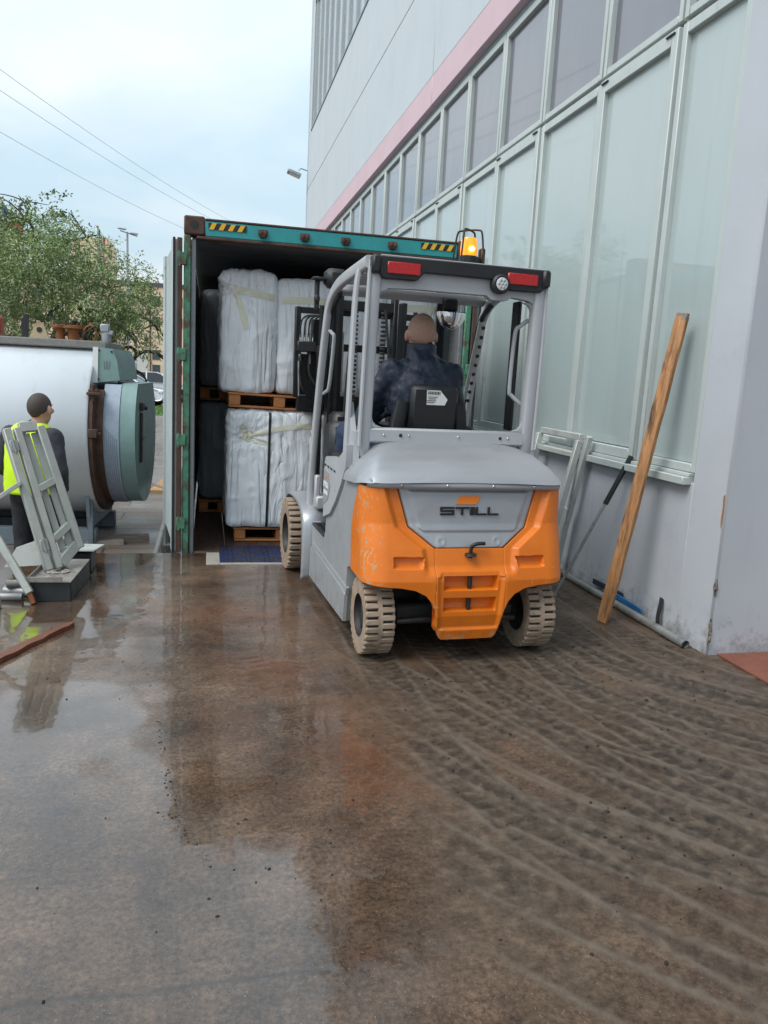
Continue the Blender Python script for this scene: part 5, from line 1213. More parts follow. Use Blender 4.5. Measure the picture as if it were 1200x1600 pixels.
# ================================================================== along the grey wall
pk = tag(empty('wooden_plank', (2.62, 4.53, 0)), 'tall orange-brown wooden plank leaning against the frosted windows', 'plank')
b = MB(); nseg = 24; P0 = Vector((0, 0, .0)); P1 = Vector((.30, -.055, 2.03)); ax = (P1-P0).normalized(); sx_ = Vector((.45, -1, 0)); sx_ = (sx_-ax*sx_.dot(ax)).normalized(); sy_ = ax.cross(sx_); vs = []; rr = random.Random(4)
for i in range(nseg+1):
    c = P0.lerp(P1, i/nseg)
    for (a, d_) in ((-1, -1), (1, -1), (1, 1), (-1, 1)): vs.append(c+sx_*a*(.040+rr.uniform(-.003, .003))+sy_*d_*(.018+rr.uniform(-.002, .002)))
b.grid(vs, nseg+1, 4, cv=True); b.f += [[0, 1, 2, 3], [nseg*4+3, nseg*4+2, nseg*4+1, nseg*4]]; b.mi += [0, 0]
pl = b.build('board', m_plank, pk, True, 20); pl.modifiers.new('bv', 'BEVEL').width = .003
b = MB(); b.box(P1-ax*.03-sy_*.021*0+Vector((-.0, 0, 0)), (.078, .034, .05), Matrix((sx_, sy_, ax)).transposed(), .004); b.v = [tuple(Vector(p)+ax*.026) for p in b.v]; b.build('sawn_end', m_greywood, pk)
br_ = tag(empty('steel_bar', (2.55, 5.14, 0)), 'thin steel bar with black grip leaning against the window sill', 'bar')
b = MB(); b.tube([(0, 0, .012), (.355, -.17, .97)], .012, 10); b.tube([(0, 0, 0), (0.008, -.004, .022)], .016, 10); b.build('rod', m_galv, br_)
b = MB(); b.tube([(.27, -.128, .73), (.40, -.192, 1.09)], .019, 12); b.build('grip', m_black, br_)
fr = tag(empty('aluminium_trestle', (2.70, 5.95, 0)), 'pale aluminium U-shaped frame leaning on the wall beside the forklift', 'frame')
b = MB(); b.bar((.19, .40, 1.165), (.19, -.345, 1.165), .045, .05, (1, 0, 0), .004); b.build('top_rail', m_alu, fr)
for y0, y1 in ((.40, .41), (-.345, -.27)):
    b = MB(); b.bar((.17, y0, 1.139), (-.02, y1, .01), .045, .05, (0, 1, 0), .004); b.build('leg', m_alu, fr)
b = MB(); b.bar((.15, .375, 1.02), (.15, -.315, 1.02), .02, .04, (1, 0, 0), .003); b.build('crossbar', m_alu, fr)
fr2 = tag(empty('telescopic_prop', (2.87, 5.84, 0)), 'pale aluminium telescopic leg with rusty foot leaning beside the U-shaped frame', 'prop')
b = MB(); b.bar((.035, -.33, 1.18), (.012, -.125, .46), .045, .05, (1, 0, 0), .004); b.build('upper_tube', m_alu, fr2)
b = MB(); b.bar((.0125, -.130, .58), (0, -.03, .10), .056, .062, (1, 0, 0), .004); b.build('lower_tube', m_alu, fr2)
b = MB(); b.bar((0.0, -.03, .11), (-.004, 0, .0), .034, .034, (1, 0, 0), .003); b.build('foot', m_rustor, fr2)
b = MB(); b.lathe([(.027, 0), (.027, 2.12), (.020, 2.12), (.020, 0)], (2.885, 3.99, .028), (.004, 1, 0), 16, cap=False)
tag(b.build('steel_pipe', m_galv), 'long galvanised pipe lying on the floor along the wall', 'pipe')
b = MB(); b.bar((2.935, 4.58, .05), (2.93, 5.05, .07), .04, .012, (0, 0, 1), .003); tag(b.build('plastic_strip', m_bluestrip), 'short blue plastic strip lying behind the floor pipe', 'strip')
b = MB(); b.bar((2.945, 4.85, .085), (2.945, 5.30, .075), .04, .010, (0, 0, 1), .003); tag(b.build('plastic_strip', mat('dark_blue_plastic', (.02, .035, .06), .5)), 'dark navy plastic strip lying behind the floor pipe beyond the blue one', 'strip')
b = MB(); P = spline([(2.93, 4.37, .0), (2.925, 4.375, .08), (2.94, 4.385, .15), (2.955, 4.40, .20)], 6); vs = []
for p in P: vs += [p+Vector((0, -.017, 0)), p+Vector((0, .017, .004)), p+Vector((.008, .017, .004)), p+Vector((.008, -.017, 0))]
b.grid(vs, len(P), 4, cv=True); tag(b.build('rubber_strip', m_rubber), 'short bent black rubber strip propped upright at the wall base', 'strip')

# ================================================================== on the dock, left
tr = tag(empty('folding_trestle', (-1.15, 5.5, 0)), 'folded grey-green metal trestle leaning over the black box at left', 'trestle')
def V3(x, y, z): return Vector((x+1.15, y-5.5, z))
A0, A1 = V3(-1.32, 5.62, 1.08), V3(-1.035, 5.42, .15)       # near-left rail
B0, B1 = V3(-1.13, 5.72, 1.10), V3(-.865, 5.62, .26)        # right rail
axd = (A1-A0).normalized(); sdv = (B0-A0).normalized()
for (p, q, w_) in ((A0, A1, .052), (A0+sdv*.064+Vector((0, .006, 0)), A1+sdv*.064+Vector((0, .006, 0)), .048), (B0, B1, .055)):
    b = MB(); b.bar(p, q, w_, .06, sdv, .006); b.build('rail', m_tresle, tr)
for t_, w_ in ((.0, .07), (.44, .05), (.80, .05), (.97, .07)):
    p, q = A0.lerp(A1, t_)+sdv*.08, B0.lerp(B1, t_)-sdv*.02; b = MB(); b.bar(p, q, w_, .05, axd, .005); b.build('crossbar', m_tresle, tr)
for k_ in (.38, .62):
    p = A0.lerp(B0, k_+.12)+Vector((0, .03, 0)); q = A1.lerp(B1, k_+.12)+Vector((0, .03, 0)); b = MB(); b.bar(p.lerp(q, .05), p.lerp(q, .95), .042, .018, sdv, .003); b.build('slat', m_tresle, tr)
for t_ in (.12, .82):
    p = A0.lerp(A1, t_)+sdv*.03-Vector((0, .034, 0)); b = MB(); b.bar(p-axd*.04, p+axd*.04, .05, .012, sdv, .003); b.tube([p-axd*.045-Vector((0, .008, 0)), p+axd*.045-Vector((0, .008, 0))], .007, 8); b.build('hinge', m_galv, tr)
b = MB(); b.bar(V3(-1.42, 5.35, .56), V3(-1.10, 5.15, .07), .05, .05, (1, 0, 0), .005); lg = b.build('leg', m_tresle, tr)
b = MB(); b.bar(V3(-1.115, 5.157, .10), V3(-1.075, 5.135, .005), .03, .03, (1, 0, 0), .003); b.build('foot', m_rustor, lg)
b = MB(); b.bar(V3(-1.50, 5.45, .52), V3(-1.21, 5.50, .735), .05, .03, (0, 1, 0), .004); b.build('brace', m_tresle, tr)
b = MB(); b.bar(V3(-1.28, 5.05, .0), V3(-1.34, 5.15, .36), .06, .05, (1, 0, 0), .005); b.build('leg', m_tresle, tr)
b = MB(); b.prism([(-.20, .0), (.17, .02), (.21, .26), (-.12, .14)], V3(-1.22, 5.86, .06), (1, .0, 0), (0, .2, 1), (0, .012, 0)); tag(b.build('metal_sheet', m_alu, None), 'small grey metal sheet propped behind the folded trestle', 'sheet').location = (-1.15, 5.5, 0)
bx = tag(empty('black_box', (-.97, 5.5, 0), R(-3)), 'black plastic box with a dirty grey tray on top under the trestle', 'box')
b = MB()
for (c, d_) in (((0, -.30, .065), (.25, .012, .13)), ((0, .30, .065), (.25, .012, .13)), ((-.122, 0, .065), (.012, .588, .13)), ((.122, 0, .065), (.012, .588, .13)), ((0, 0, .007), (.232, .588, .012))): b.box(c, d_, bev=.003)
b.build('box_body', m_boxblack, bx)
b = MB(); b.box((-.0, -.02, .136), (.265, .62, .006), bev=.002)
for (c, d_) in (((-.03, -.327, .152), (.22, .008, .036)), ((-.13, -.0, .152), (.008, .60, .036))): b.box(c, d_, bev=.002)
ty = b.build('tray', mat('dirty_tray', (.27, .25, .23), .6, var=.25, scale=9, dirt=(.16, .11, .08), dscale=10), bx)
def rubble():
    rr = random.Random(8)
    for i in range(14):
        b = MB(); b.ell((0, 0, 0), (.022, .03, .008), 8, 5); b.v = [(p[0]*rr.uniform(.6, 1.3), p[1]*rr.uniform(.6, 1.3), p[2]*rr.uniform(.5, 1.5)) for p in b.v]
        o = b.build('rubble', m_conc if i % 3 else m_greywood, ty, True, 20); o.location = (rr.uniform(-.10, .05), rr.uniform(-.26, .05), .146); o.rotation_euler = (0, 0, rr.uniform(0, 6))
rubble()
b = MB(); b.box((-.91, 6.02, .17), (.25, .34, .012), rotz(R(-6)) @ rotx(R(-5)), .003); tag(b.build('sheet_offcut', m_alu), 'flat grey metal sheet lying behind the black box', 'sheet')
b = MB(); b.box((-.93, 6.02, .08), (.2, .28, .16), bev=.01); tag(b.build('plastic_crate', m_boxblack), 'dark plastic crate carrying the flat grey sheet by the trestle', 'crate')
for i, (p, q, r_) in enumerate((((-1.30, 5.36, .03), (-1.10, 5.30, .03), .03), ((-1.33, 5.24, .025), (-1.16, 5.22, .025), .024), ((-1.28, 5.32, .085), (-1.13, 5.36, .08), .026))):
    b = MB(); d_ = Vector(q)-Vector(p); L_ = d_.length; b.lathe([(r_, 0), (r_, L_), (r_*.75, L_), (r_*.75, 0)], p, d_, 14, cap=False)
    tag(b.build('short_pipe', m_galv), ['short grey pipe end nearest the black box', 'short grey pipe lowest and leftmost in the scrap pile', 'short grey pipe resting on top of the two pipe ends'][i], 'pipe', 'scrap pipes under the trestle')
b = MB(); vs = []; rr = random.Random(2); p0, p1 = Vector((-1.25, 3.72, .012)), Vector((-.775, 4.68, .012)); ax = (p1-p0).normalized(); sd_ = Vector((-ax.y, ax.x, 0))
for i in range(19):
    c = p0.lerp(p1, i/18); j = rr.uniform(-.006, .006); wd_ = .032*(1-.5*(i/18)**4)
    for (a, z) in ((-1, -.011), (1, -.011), (1, .013), (-1, .013)): vs.append(c+sd_*(a*wd_+j)+Vector((0, 0, z+rr.uniform(-.003, .003)*(z > 0))))
b.grid(vs, 19, 4, cv=True); b.f += [[0, 1, 2, 3], [75, 74, 73, 72]]; b.mi += [0, 0]
tag(b.build('splintered_board', m_redplank, None, True, 25), 'long wet red-brown board lying on the concrete at the left edge', 'board')
# ------------------------------------------------------------------ low handrail at the pit, timber offcuts in the yard
hr = tag(empty('handrail', (-.46, 6.56, -.5)), 'low galvanised handrail along the pit beside the open container door', 'handrail')
b = MB(); b.tube([(0, .03, .30), (0, 4.1, .30), (0, 4.15, .27), (0, 4.16, 0)], .03, 12); b.build('rail', m_galv, hr)
for y in (.7, 1.6, 2.5, 3.4):
    b = MB(); b.tube([(0, y, 0), (0, y, .28)], .022, 10); b.box((0, y, .006), (.12, .12, .012)); b.build('post', m_galv, hr)
def offcut(p, q, wd_, th, m, label, name='timber_offcut'):
    b = MB(); rr = random.Random(int(abs(p[0])*100)); p, q = Vector(p), Vector(q); ax = (q-p).normalized(); sd_ = Vector((-ax.y, ax.x, 0)).normalized(); up_ = ax.cross(sd_)*-1; vs = []
    for i in range(9):
        c = p.lerp(q, i/8)
        for (a, z) in ((-1, 0), (1, 0), (1, 1), (-1, 1)): vs.append(c+sd_*a*(wd_/2+rr.uniform(-.006, .006))+Vector((0, 0, z*th+rr.uniform(-.004, .004)*z)))
    b.grid(vs, 9, 4, cv=True); b.f += [[0, 1, 2, 3], [35, 34, 33, 32]]; b.mi += [0, 0]
    return tag(b.build(name, m, None, True, 25), label, 'timber', 'timber offcuts in the yard')
offcut((-1.33, 9.05, -.5), (-.93, 9.12, -.5), .12, .05, mat('pale_weathered_wood', (.36, .29, .25), .8, var=.25, scale=8, stretch=(.8, 8, 8)), 'pale weathered timber offcut on the ground below the boiler end')
offcut((-1.28, 9.22, -.5), (-.66, 9.30, -.5), .13, .07, m_greywood, 'dark timber offcut behind the pale one below the boiler end')
offcut((-.80, 12.9, -.5), (-.60, 14.9, -.5), .24, .04, mat('yellow_board', (.45, .26, .11), .7, var=.3, scale=6, stretch=(8, .8, 8)), 'flat orange board lying in the yard beside the container door', 'timber_board')
offcut((-.95, 13.6, -.46), (-.60, 12.9, -.5), .05, .05, m_greywood, 'thin grey stick lying across the yard by the orange board', 'timber_stick')

# ================================================================== boiler tank in the yard
tk = tag(empty('boiler_tank', (-1.17, 9.6, -.5), R(-4)), 'large silver horizontal boiler tank with rusty rim and teal end door', 'boiler')
ZC = 1.28
b = MB(); b.lathe([(.97, -3.6), (.98, -3.55), (.98, -.02), (.965, .0)], (0, 0, ZC), (1, 0, 0), 96, cap=True); sh = b.build('shell', m_tankshell, tk)
for x in (-1.25, -2.5):
    b = MB(); b.lathe([(.981, -.006), (.984, -.003), (.984, .003), (.981, .006)], (x, 0, ZC), (1, 0, 0), 72, cap=False); b.build('seam', m_tankshell, sh)
b = MB(); b.box((-1.75, .05, ZC+.955), (3.7, 1.0, .085), bev=.012); b.build('top_plate', mat('felt_grey', (.23, .22, .205), .85, var=.2, scale=20, bump=.2, bscale=60), tk)
b = MB(); prof = [(.90, .0), (.952, .004), (.955, .045), (.93, .055), (.86, .065), (.86, .13), (.5, .13)]; ang_ = np.linspace(R(213), R(-33), 60)+0; vs = []
for (r_, h_) in prof:
    for a in np.linspace(R(146), R(394), 64): vs.append((h_, r_*math.cos(a), ZC+r_*math.sin(a)))
b.grid(vs, len(prof), 64); rg = b.build('end_ring', m_rust, tk)
def dprism(r_, ztop, x0, x1, n_=40):
    a0 = math.asin(min(1, ztop/r_)); pts = [(r_*math.cos(a), r_*math.sin(a)) for a in np.linspace(a0, -math.pi-a0, n_)]
    b = MB(); b.prism(pts, (x0, 0, ZC-.02), (0, 1, 0), (0, 0, 1), (x1-x0, 0, 0)); return b
dd = dprism(.83, .56, .12, .295).build('door_drum', m_tankblue, tk, True, 30)
for i in range(7):
    q = dprism(.836, .10-.02*i, .14+.02*i, .148+.02*i, 30); q.build('drum_rib', m_tankblue, dd, True, 30)
df = dprism(.82, .575, .297, .46).build('end_door', m_tankteal, tk, True, 30)
q = MB(); q.lathe([(.025, 0), (.025, .05), (.012, .06)], (.46, -.30, ZC+.28), (1, 0, 0), 10); q.build('bolt', m_black, df)
for (yy, zz_) in ((-.70, .35), (-.76, -.15), (.3, -.5), (-.35, -.55)):
    q = MB(); q.ell((.40, yy*.93, ZC+zz_), (.05, .045, .035), 10, 6); q.build('clamp', m_dark, df)
q = MB(); q.bar((.475, -.42, ZC+.23), (.475, -.46, ZC-.33), .02, .09, (1, 0, 0), .004); q.box((.48, -.42, ZC+.30), (.04, .14, .09), bev=.01); q.box((.49, -.46, ZC-.05), (.03, .16, .02), bev=.004); q.build('lever', m_dark, df)
for zz_ in (.44, .02):
    q = MB(); q.box((.05, -.86-.06*(zz_ < .3), ZC+zz_), (.10, .10, .10), bev=.012); q.tube([(.05, -.90, ZC+zz_-.09), (.05, -.90, ZC+zz_+.09)], .018, 8); q.box((.06, -.93, ZC+zz_), (.14, .03, .03), bev=.005); q.build('clamp', m_rust, rg)
b = MB(); b.prism([(.02, ZC+.93), (.20, ZC+.92), (.245, ZC+.80), (.275, ZC+.585), (.03, ZC+.55)], (0, -.62, 0), (1, 0, 0), (0, 0, 1), (0, 1.2, 0)); eh = b.build('end_hood', m_tankteal, tk)
b = MB(); b.prism([(.0, ZC+.93), (.055, ZC+.93), (.045, ZC+.55), (-.01, ZC+.55)], (0, -.625, 0), (1, 0, 0), (0, 0, 1), (0, -.008, 0)); b.build('white_strip', m_label, eh)
for (x, z) in ((.06, .90), (.19, .89), (.05, .59)):
    b = MB(); b.ell((x, -.626, ZC+z), (.012, .008, .012), 8, 5); b.build('bolt', m_dark, eh)
for i in range(4):
    b = MB(); b.bar((.115+.016*i, -.6225, ZC+.70), (.118+.016*i+(.006 if i % 2 else -.006), -.6225, ZC+.79), .006, .002, (1, 0, 0)); b.build('faded_lettering', mat('faded_lettering', (.20, .22, .20), .7), eh)
b = MB(); b.box((-1.8, -.55, .10), (3.6, .12, .20), bev=.008); b.box((-1.8, .55, .10), (3.6, .12, .20), bev=.008); b.build('skid_beam', m_bluegrey, tk)
for x in (-.05, -1.9):
    b = MB(); b.prism([(-.62, .0), (.62, .0), (.70, .40), (.4, .34), (-.4, .34), (-.70, .40)], (x, 0, .2), (0, 1, 0), (0, 0, 1), (-.04, 0, 0)); b.box((x, -.60, .31), (.05, .08, .6), bev=.005); b.build('saddle', m_bluegrey, tk)
b = MB(); b.box((-1.7, .2, .28), (3.0, .5, .16), bev=.02); b.build('burner_base', m_black, tk)
b = MB(); b.prism([(-.105, 0), (.105, 0), (.045, .17), (.0, .195), (-.04, .17)], (-.65, -.25, ZC+.99), (1, 0, 0), (0, 0, 1), (0, .03, 0)); lug = b.build('lifting_lug', mat('cream_paint', (.48, .38, .24), .7, var=.15, dirt=(.2, .08, .04)), tk)
b = MB(); b.lathe([(.03, 0), (.03, .003)], (-.645, -.252, ZC+1.09), (0, -1, 0), 14); b.build('lug_hole', m_dark, lug)
for x, s_ in ((-.46, .8), (-.32, 1.0)):
    b = MB(); b.lathe([(.06*s_, 0), (.06*s_, .13), (.12*s_, .135), (.12*s_, .165), (.06, .17)], (x, -.1, ZC+.995), (0, 0, 1), 18); fg = b.build('flange_stub', m_rustor, tk)
    for k_ in range(8):
        a = k_*math.pi/4; q = MB(); q.lathe([(.012, 0), (.012, .02)], (x+.095*s_*math.cos(a), -.1+.095*s_*math.sin(a), ZC+1.16), (0, 0, 1), 6); q.build('bolt', m_rust, fg)
b = MB(); b.lathe([(.012, 0), (.03, .03), (.03, .05), (.01, .06)], (-.31, -.1, ZC+1.17), (0, 0, 1), 12); b.build('eye_bolt', m_dark, tk)
b = MB(); b.tube(spline([(-.22, -.12, ZC+1.0), (-.18, -.14, ZC+1.14), (-.10, -.15, ZC+1.17), (-.06, -.14, ZC+1.08), (-.10, -.13, ZC+1.0)], 6), .012, 8); b.build('hose', m_rustor, tk)
b = MB(); b.tube(spline([(-.22, -.16, ZC+1.03), (-.14, -.17, ZC+1.12), (-.05, -.16, ZC+1.18), (.03, -.15, ZC+1.18)], 6), .008, 8); b.build('cable', m_black, tk)
b = MB(); b.lathe([(.05, 0), (.055, .02), (.055, .10), (.035, .12)], (.06, -.2, ZC+1.0), (0, 0, 1), 14); b.box((.05, -.22, ZC+1.15), (.10, .08, .09), bev=.012); b.box((.09, -.22, ZC+1.10), (.10, .06, .05), bev=.01); b.build('actuator', m_pole, tk)
b = MB(); b.tube(spline([(-1.40, -.2, ZC+1.02), (-1.12, -.2, ZC+1.27), (-1.09, -.2, ZC+1.24), (-1.085, -.2, ZC+.99)], 8), .018, 8); b.build('pipe_loop', m_rust, tk)
b = MB(); b.box((-1.3, .1, ZC+1.12), (.3, .25, .24), bev=.03); b.build('burner_box', mat('burner_orange', (.40, .07, .03), .6), tk)
b = MB(); b.box((-1.2, -.35, ZC+1.006), (.55, .12, .02), bev=.004); b.build('flat_bar', m_rust, tk)
b = MB(); b.prism([(0, 0), (.03, 0), (.05, .26), (.0, .20)], (-.86, -.15, ZC+1.0), (1, 0, 0), (0, 0, 1), (0, .14, 0)); b.build('bracket', m_dark, tk)

# ================================================================== trees
def leafy(name, label, base, lobes, nleaf, seed, lsz, droop, mats, trunk=True, lw=.32):
    rg = np.random.default_rng(seed); rr = random.Random(seed)
    t = tag(empty(name, base), label, 'tree')
    b = MB(); tips = []
    def limb(p, d, L_, r_, lev):
        pts = [p]; q = p.copy(); dd_ = d.copy(); n_ = 5
        for i in range(n_):
            dd_ = (dd_+Vector((rr.uniform(-.28, .28), rr.uniform(-.28, .28), rr.uniform(-.12, .22 if lev < 2 else .02)-droop*.3*(lev > 1)))).normalized(); q = q+dd_*L_/n_; pts.append(q.copy())
        b.tube(pts, [r_*(1-.6*i/n_) for i in range(n_+1)], 7 if lev < 2 else 5, cap=False)
        if lev < 3:
            for k_ in range(3 if lev else 5):
                j = rr.randint(2, n_); a = rr.uniform(0, 6.28); o_ = Vector((math.cos(a), math.sin(a), rr.uniform(.1, .7)))
                limb(pts[j], (dd_*.5+o_).normalized(), L_*rr.uniform(.5, .75), r_*.5, lev+1)
        tips.append(pts[-1])
    if trunk:
        H_ = min(l[2]-l[5] for l in lobes); limb(Vector((0, 0, 0)), Vector((.02, 0, 1)), H_*1.1, .2, 0)
        b.build('trunk', m_bark, t, True, 60)
    # leaves grouped in sprays that hang off twigs inside the lobes
    P = []; vol = np.array([l[3]*l[4]*l[5] for l in lobes]); pr = vol/vol.sum()
    nsp = nleaf//26; Vv = []; Fc = []; MI = []
    for k_ in range(nsp):
        l = lobes[rg.choice(len(lobes), p=pr)]
        v = rg.normal(size=3); v /= np.linalg.norm(v); rad = rg.uniform(.35, 1.02)**.6
        c = np.array(l[:3])+v*rad*np.array(l[3:6])
        dirv = v*np.array([1, 1, .3])+rg.normal(size=3)*.5; dirv[2] -= droop; dirv /= np.linalg.norm(dirv)
        m_ = int(rg.choice(len(mats), p=[.34, .3, .22, .14] if len(mats) == 4 else None))
        L_ = lsz*rg.uniform(4, 8)
        for q in range(26):
            p = c+dirv*L_*rg.uniform(0, 1)+rg.normal(size=3)*lsz*.55
            u = dirv+rg.normal(size=3)*.75; u /= np.linalg.norm(u); w_ = np.cross(u, rg.normal(size=3)); w_ /= np.linalg.norm(w_)+1e-6
            a = lsz*rg.uniform(.6, 1.25); i0 = len(Vv)
            Vv += [p, p+u*a*.5+w_*a*lw*.5, p+u*a, p+u*a*.5-w_*a*lw*.5]; Fc.append((i0, i0+1, i0+2, i0+3)); MI.append(m_)
    me = bpy.data.meshes.new('crown'); me.from_pydata([tuple(p) for p in Vv], [], Fc)
    for m in mats: me.materials.append(m)
    me.polygons.foreach_set('material_index', MI); me.update(); link('crown', me, t)
    return t
leafy('willow_tree', 'wide light-green tree with drooping leaves behind the boiler tank', (-2.75, 19, -.5),
      [(-1.9, 0, 3.7, .8, 1.0, .9), (-1.1, 0, 4.1, 1.0, 1.1, .9), (-.2, .2, 4.45, .8, 1.0, .75), (.7, 0, 3.75, .75, .9, .8), (1.25, -.2, 3.2, .5, .7, .75), (-1.6, 0, 2.9, .6, .8, .6), (.95, 0, 2.7, .3, .5, .5), (0, 0, 3.3, 1.1, .9, .5), (-.6, .2, 2.75, .9, .6, .32)], 40000, 5, .085, .9, m_leaf)
leafy('dark_tree', 'darker bushy tree standing behind the left end of the willow tree', (-5.3, 27, -.5),
      [(-.1, 0, 5.6, 1.3, 1.2, 1.1), (.35, 0, 6.5, .6, .7, .6), (-1.6, 0, 5.0, 1.2, 1.1, 1.4), (-2.4, 0, 6.1, .8, 1, 1.3)], 11000, 9, .12, .1, [m_leaf[2], m_leaf[0]]+[m_leaf[2]], lw=.5)
# ================================================================== far background
fb = tag(empty('office_building', (-12, 90, -.5)), 'cream rendered building with dark windows behind the trees', 'building')
part('wall', m_facade, fb, (-26, 16, 0, 14, 0, 10.3), bev=0)
part('roof_edge', m_facroof, fb, (-26.1, 16.1, -.1, 14.1, 10.31, 10.75), bev=0)
part('stair_tower', m_facade, fb, (-2.0, 1.7, -1.0, 6, 0, 14.7), bev=0)
part('downpipe', m_rust, fb, (5.72, 5.84, -.1, 0, 0, 10.2), bev=0)
for j, z in enumerate((1.1, 2.55, 6.1, 8.3)):
    for x in (-9.5, -8.2, -6.0, -4.6, -3.4, 2.4, 3.6, 6.04, 7.18, 8.4, 9.6, 10.8):
        if x < 6 and j == 1: continue
        hgt = 1.05 if j else .9
        b = MB()
        for (c, d_) in (((x+.37, -.03, z+.03), (.82, .06, .06)), ((x+.37, -.03, z+hgt-.03), (.82, .06, .06)), ((x-.01, -.03, z+hgt/2), (.06, .06, hgt-.12)), ((x+.75, -.03, z+hgt/2), (.06, .06, hgt-.12))): b.box(c, d_)
        w_ = b.build('window', m_facroof, fb, False); b = MB(); b.box((x+.37, -.02, z+hgt/2), (.72, .03, hgt-.1)); b.build('pane', m_facwin, w_, False)
part('roller_door', m_shutter, fb, (4.1, 5.5, -.06, 0, 0, 3.4), bev=0)
part('stair_window', m_facwin, fb, (-4.6, -3.8, -.06, 0, 7.4, 10.1), bev=0)
bb = tag(empty('brick_building', (-25.6, 110, -.5)), 'red building top with dark roof edge showing left of the dark tree', 'building')
part('wall', m_brick, bb, (-8, 1.35, 0, 6, 0, 19.2), bev=0); part('roof_edge', m_facroof, bb, (-8.1, 1.5, -.1, 6, 19.21, 19.6), bev=0)
def flagpole(x, H_, cols, label, label2, off=.0, flagh=3.0):
    t = tag(empty('flagpole', (x, 60, -.5)), label, 'flagpole', 'flagpoles before the cream building')
    b = MB(); b.tube([(0, 0, 0), (0, 0, H_)], [.06, .035], 10); b.build('pole', m_pole, t)
    b = MB(); b.ell((0, 0, H_+.06), (.09, .09, .09), 10, 8); b.build('finial', m_gold, t)
    if not cols: return
    f = tag(empty('flag', (x, 60, H_-.5)), label2, 'flag', 'flags on the poles'); n_ = len(cols)
    for i, m in enumerate(cols):
        P = []
        for u in range(7):
            for v in range(9):
                a = (i+u/6)/n_; z = -flagh*v/8*(1-.02*a)-a*.9*flagh*.35; P.append((.05+a*.42+.05*math.sin(v*.9+i)*a, .10*math.sin(a*9+v*.5), z))
        b = MB(); b.grid(P, 7, 9); o = b.build('stripe', m, f, True, 180); o.modifiers.new('t', 'SOLIDIFY').thickness = .008
flagpole(-7.7, 11.35, (m_flaggreen, m_flagwhite, m_flagred), 'thin flagpole with gold tip carrying the green, white and red flag', 'green, white and red striped flag hanging limp on its pole', flagh=2.4)
flagpole(-10.7, 12.1, (), 'bare thin flagpole rising out of the willow crown', '')
flagpole(-13.95, 12.6, (m_flagblue, m_flagblue), 'flagpole with a blue flag at the left picture edge', 'dark blue flag hanging limp at the left edge', flagh=2.2)
lp_ = tag(empty('lamp_post', (-5.7, 60, -.5)), 'tall grey lamp post with two flat floodlights above the trees', 'lamp post')
b = MB(); b.tube([(0, 0, 0), (0, 0, 11.2)], [.12, .07], 12); b.build('pole', m_pole, lp_)
b = MB(); b.box((0.1, 0, 11.1), (1.2, .07, .07), roty(R(14))); b.build('crossarm', m_pole, lp_)
for x, z in ((-.35, 11.38), (.45, 11.12)):
    b = MB(); b.box((x, -.1, z), (.55, .4, .12), roty(R(6)) @ rotx(R(15)), .02); b.build('lamp_head', m_pole, lp_)
lbw = ['topmost overhead cable crossing the sky at upper left', 'middle overhead cable crossing the sky at upper left', 'lowest overhead cable crossing the sky at upper left']
for i, (a, c, sag) in enumerate((((-24, 62, 27.2), (10, 150, 25.5), 1.6), ((-24, 62, 25.3), (10, 150, 24.6), 1.6), ((-24, 62, 21.8), (8, 150, 22.4), 1.6))):
    b = MB(); a, c = Vector(a), Vector(c); b.tube([a.lerp(c, k_/24)-Vector((0, 0, 4*sag*(k_/24)*(1-k_/24))) for k_ in range(25)], .024, 6); tag(b.build('overhead_cable', mat('far_cable', (.5, .54, .57), .6)), lbw[i], 'cable', 'overhead cables')
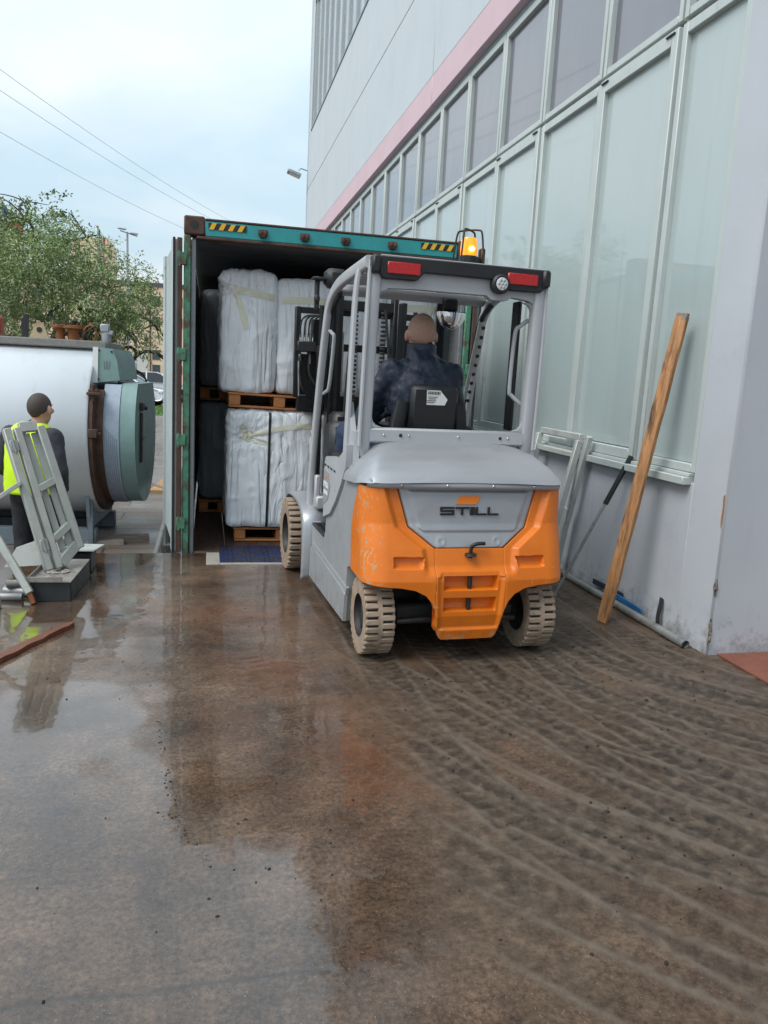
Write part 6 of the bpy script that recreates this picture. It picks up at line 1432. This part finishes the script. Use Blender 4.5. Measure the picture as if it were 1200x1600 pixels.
# ================================================================== parked cars
def car(x, y, rz, label, suv=0.0):
    t = tag(empty('parked_car', (x, y, -.5), rz), label, 'car', 'white cars parked beyond the yard'); W = .88
    side = [(-2.15, .35), (-2.2, .62), (-2.12, .92), (-1.5, 1.0), (-.2, 1.0), (.95, .98), (1.45, .93), (1.95, .80), (2.12, .62), (2.15, .38), (2.0, .28), (-2.0, .28)]
    b = MB(); vs = []; n_ = len(side)
    for k_, (yy, ins) in enumerate(((-W+.10, .04), (-W, 0), (W, 0), (W-.10, .04))):
        for (px, pz) in side: vs.append((px*(1-ins*.5), yy, pz+(-.0 if ins == 0 else -.0)+suv*.1))
    fs = [[k_*n_+i, k_*n_+(i+1) % n_, (k_+1)*n_+(i+1) % n_, (k_+1)*n_+i] for k_ in range(3) for i in range(n_)]+[list(range(n_)), list(range(3*n_, 4*n_))[::-1]]
    b.add(vs, fs); bo = b.build('body', m_carwhite, t, True, 35); bo.modifiers.new('bv', 'BEVEL').width = .05
    gl = [(-2.05, 1.0), (-1.55, 1.44), (-.9, 1.56), (.0, 1.55), (.35, 1.45), (1.1, .985)]
    vs = []; n_ = len(gl)
    for yy, dz in ((-1, 0), (1, 0)):
        for (px, pz) in gl: vs.append((px, yy*(W-.06-(pz-1)*.34), pz+suv*.1))
    b = MB(); b.add(vs, [list(range(n_)), list(range(n_, 2*n_))[::-1]]+[[i, (i+1) % n_, (i+1) % n_+n_, i+n_] for i in range(n_)]); b.build('glasshouse', m_carglass, t, True, 30)
    b = MB(); rp_ = [(-1.62, 1.43), (-.9, 1.575), (.0, 1.565), (.38, 1.45), (.30, 1.43), (-.9, 1.52), (-1.5, 1.40)]; b.prism([(p[0], p[1]+suv*.1) for p in rp_], (0, -W+.24, 0), (1, 0, 0), (0, 0, 1), (0, 2*W-.48, 0)); b.build('roof', m_carwhite, t, True, 30)
    for s_ in (-1, 1):
        for (p, q) in (((.38, s_*(W-.215), 1.45), (1.14, s_*(W-.06), .985)), ((-.45, s_*(W-.235), 1.545), (-.42, s_*(W-.055), 1.0)), ((-1.55, s_*(W-.21), 1.43), (-1.95, s_*(W-.05), 1.0))):
            b = MB(); b.bar((p[0], p[1], p[2]+suv*.1), (q[0], q[1], q[2]+suv*.1), .07, .04, (1, 0, 0), .008); b.build('roof_pillar', m_carwhite, t)
        b = MB(); b.box((2.0, s_*.62, .72+suv*.1), (.24, .40, .15), rotz(-s_*R(18)), .04); b.build('headlight', m_glasslens, t)
        b = MB(); b.box((.95, s_*(W+.08), 1.06+suv*.1), (.12, .16, .11), bev=.03); b.build('side_mirror', m_carwhite, t)
        for xx in (-1.35, 1.35):
            w_ = MB(); w_.lathe([(.2, -.1), (.31, -.1), (.33, -.07), (.33, .07), (.31, .1), (.2, .1)], (xx, s_*(W-.09), .33), (0, 1, 0), 24); wo = w_.build('wheel', m_rubber, t)
            w_ = MB(); w_.lathe([(.2, .0), (.19, .03), (.05, .045), (.001, .045)], (xx, s_*(W+.012), .33), (0, s_, 0), 16, cap=False); w_.build('rim', m_chrome, wo)
            w_ = MB(); w_.lathe([(.39, -.02), (.39, .012)], (xx, s_*(W-.006), .36+suv*.05), (0, 1, 0), 24); w_.build('arch', m_black, t)
    b = MB(); b.box((2.13, 0, .66+suv*.1), (.06, .66, .16), bev=.02); b.box((2.13, 0, .42+suv*.1), (.06, 1.3, .14), bev=.02); b.build('grille', m_black, t)
    b = MB(); b.box((2.165, 0, .50+suv*.1), (.012, .5, .11)); b.build('number_plate', m_label, t, False)
    b = MB(); b.box((0, 0, .30), (3.6, 1.5, .14), bev=.02); b.build('underbody', m_black, t)
    return t
car(-4.05, 41.0, R(-14), 'white parked car with its bonnet nearest, half hidden by the boiler', 0)
car(-2.9, 46.5, R(-3), 'white parked car behind the nearer one, beside the container door', .6)
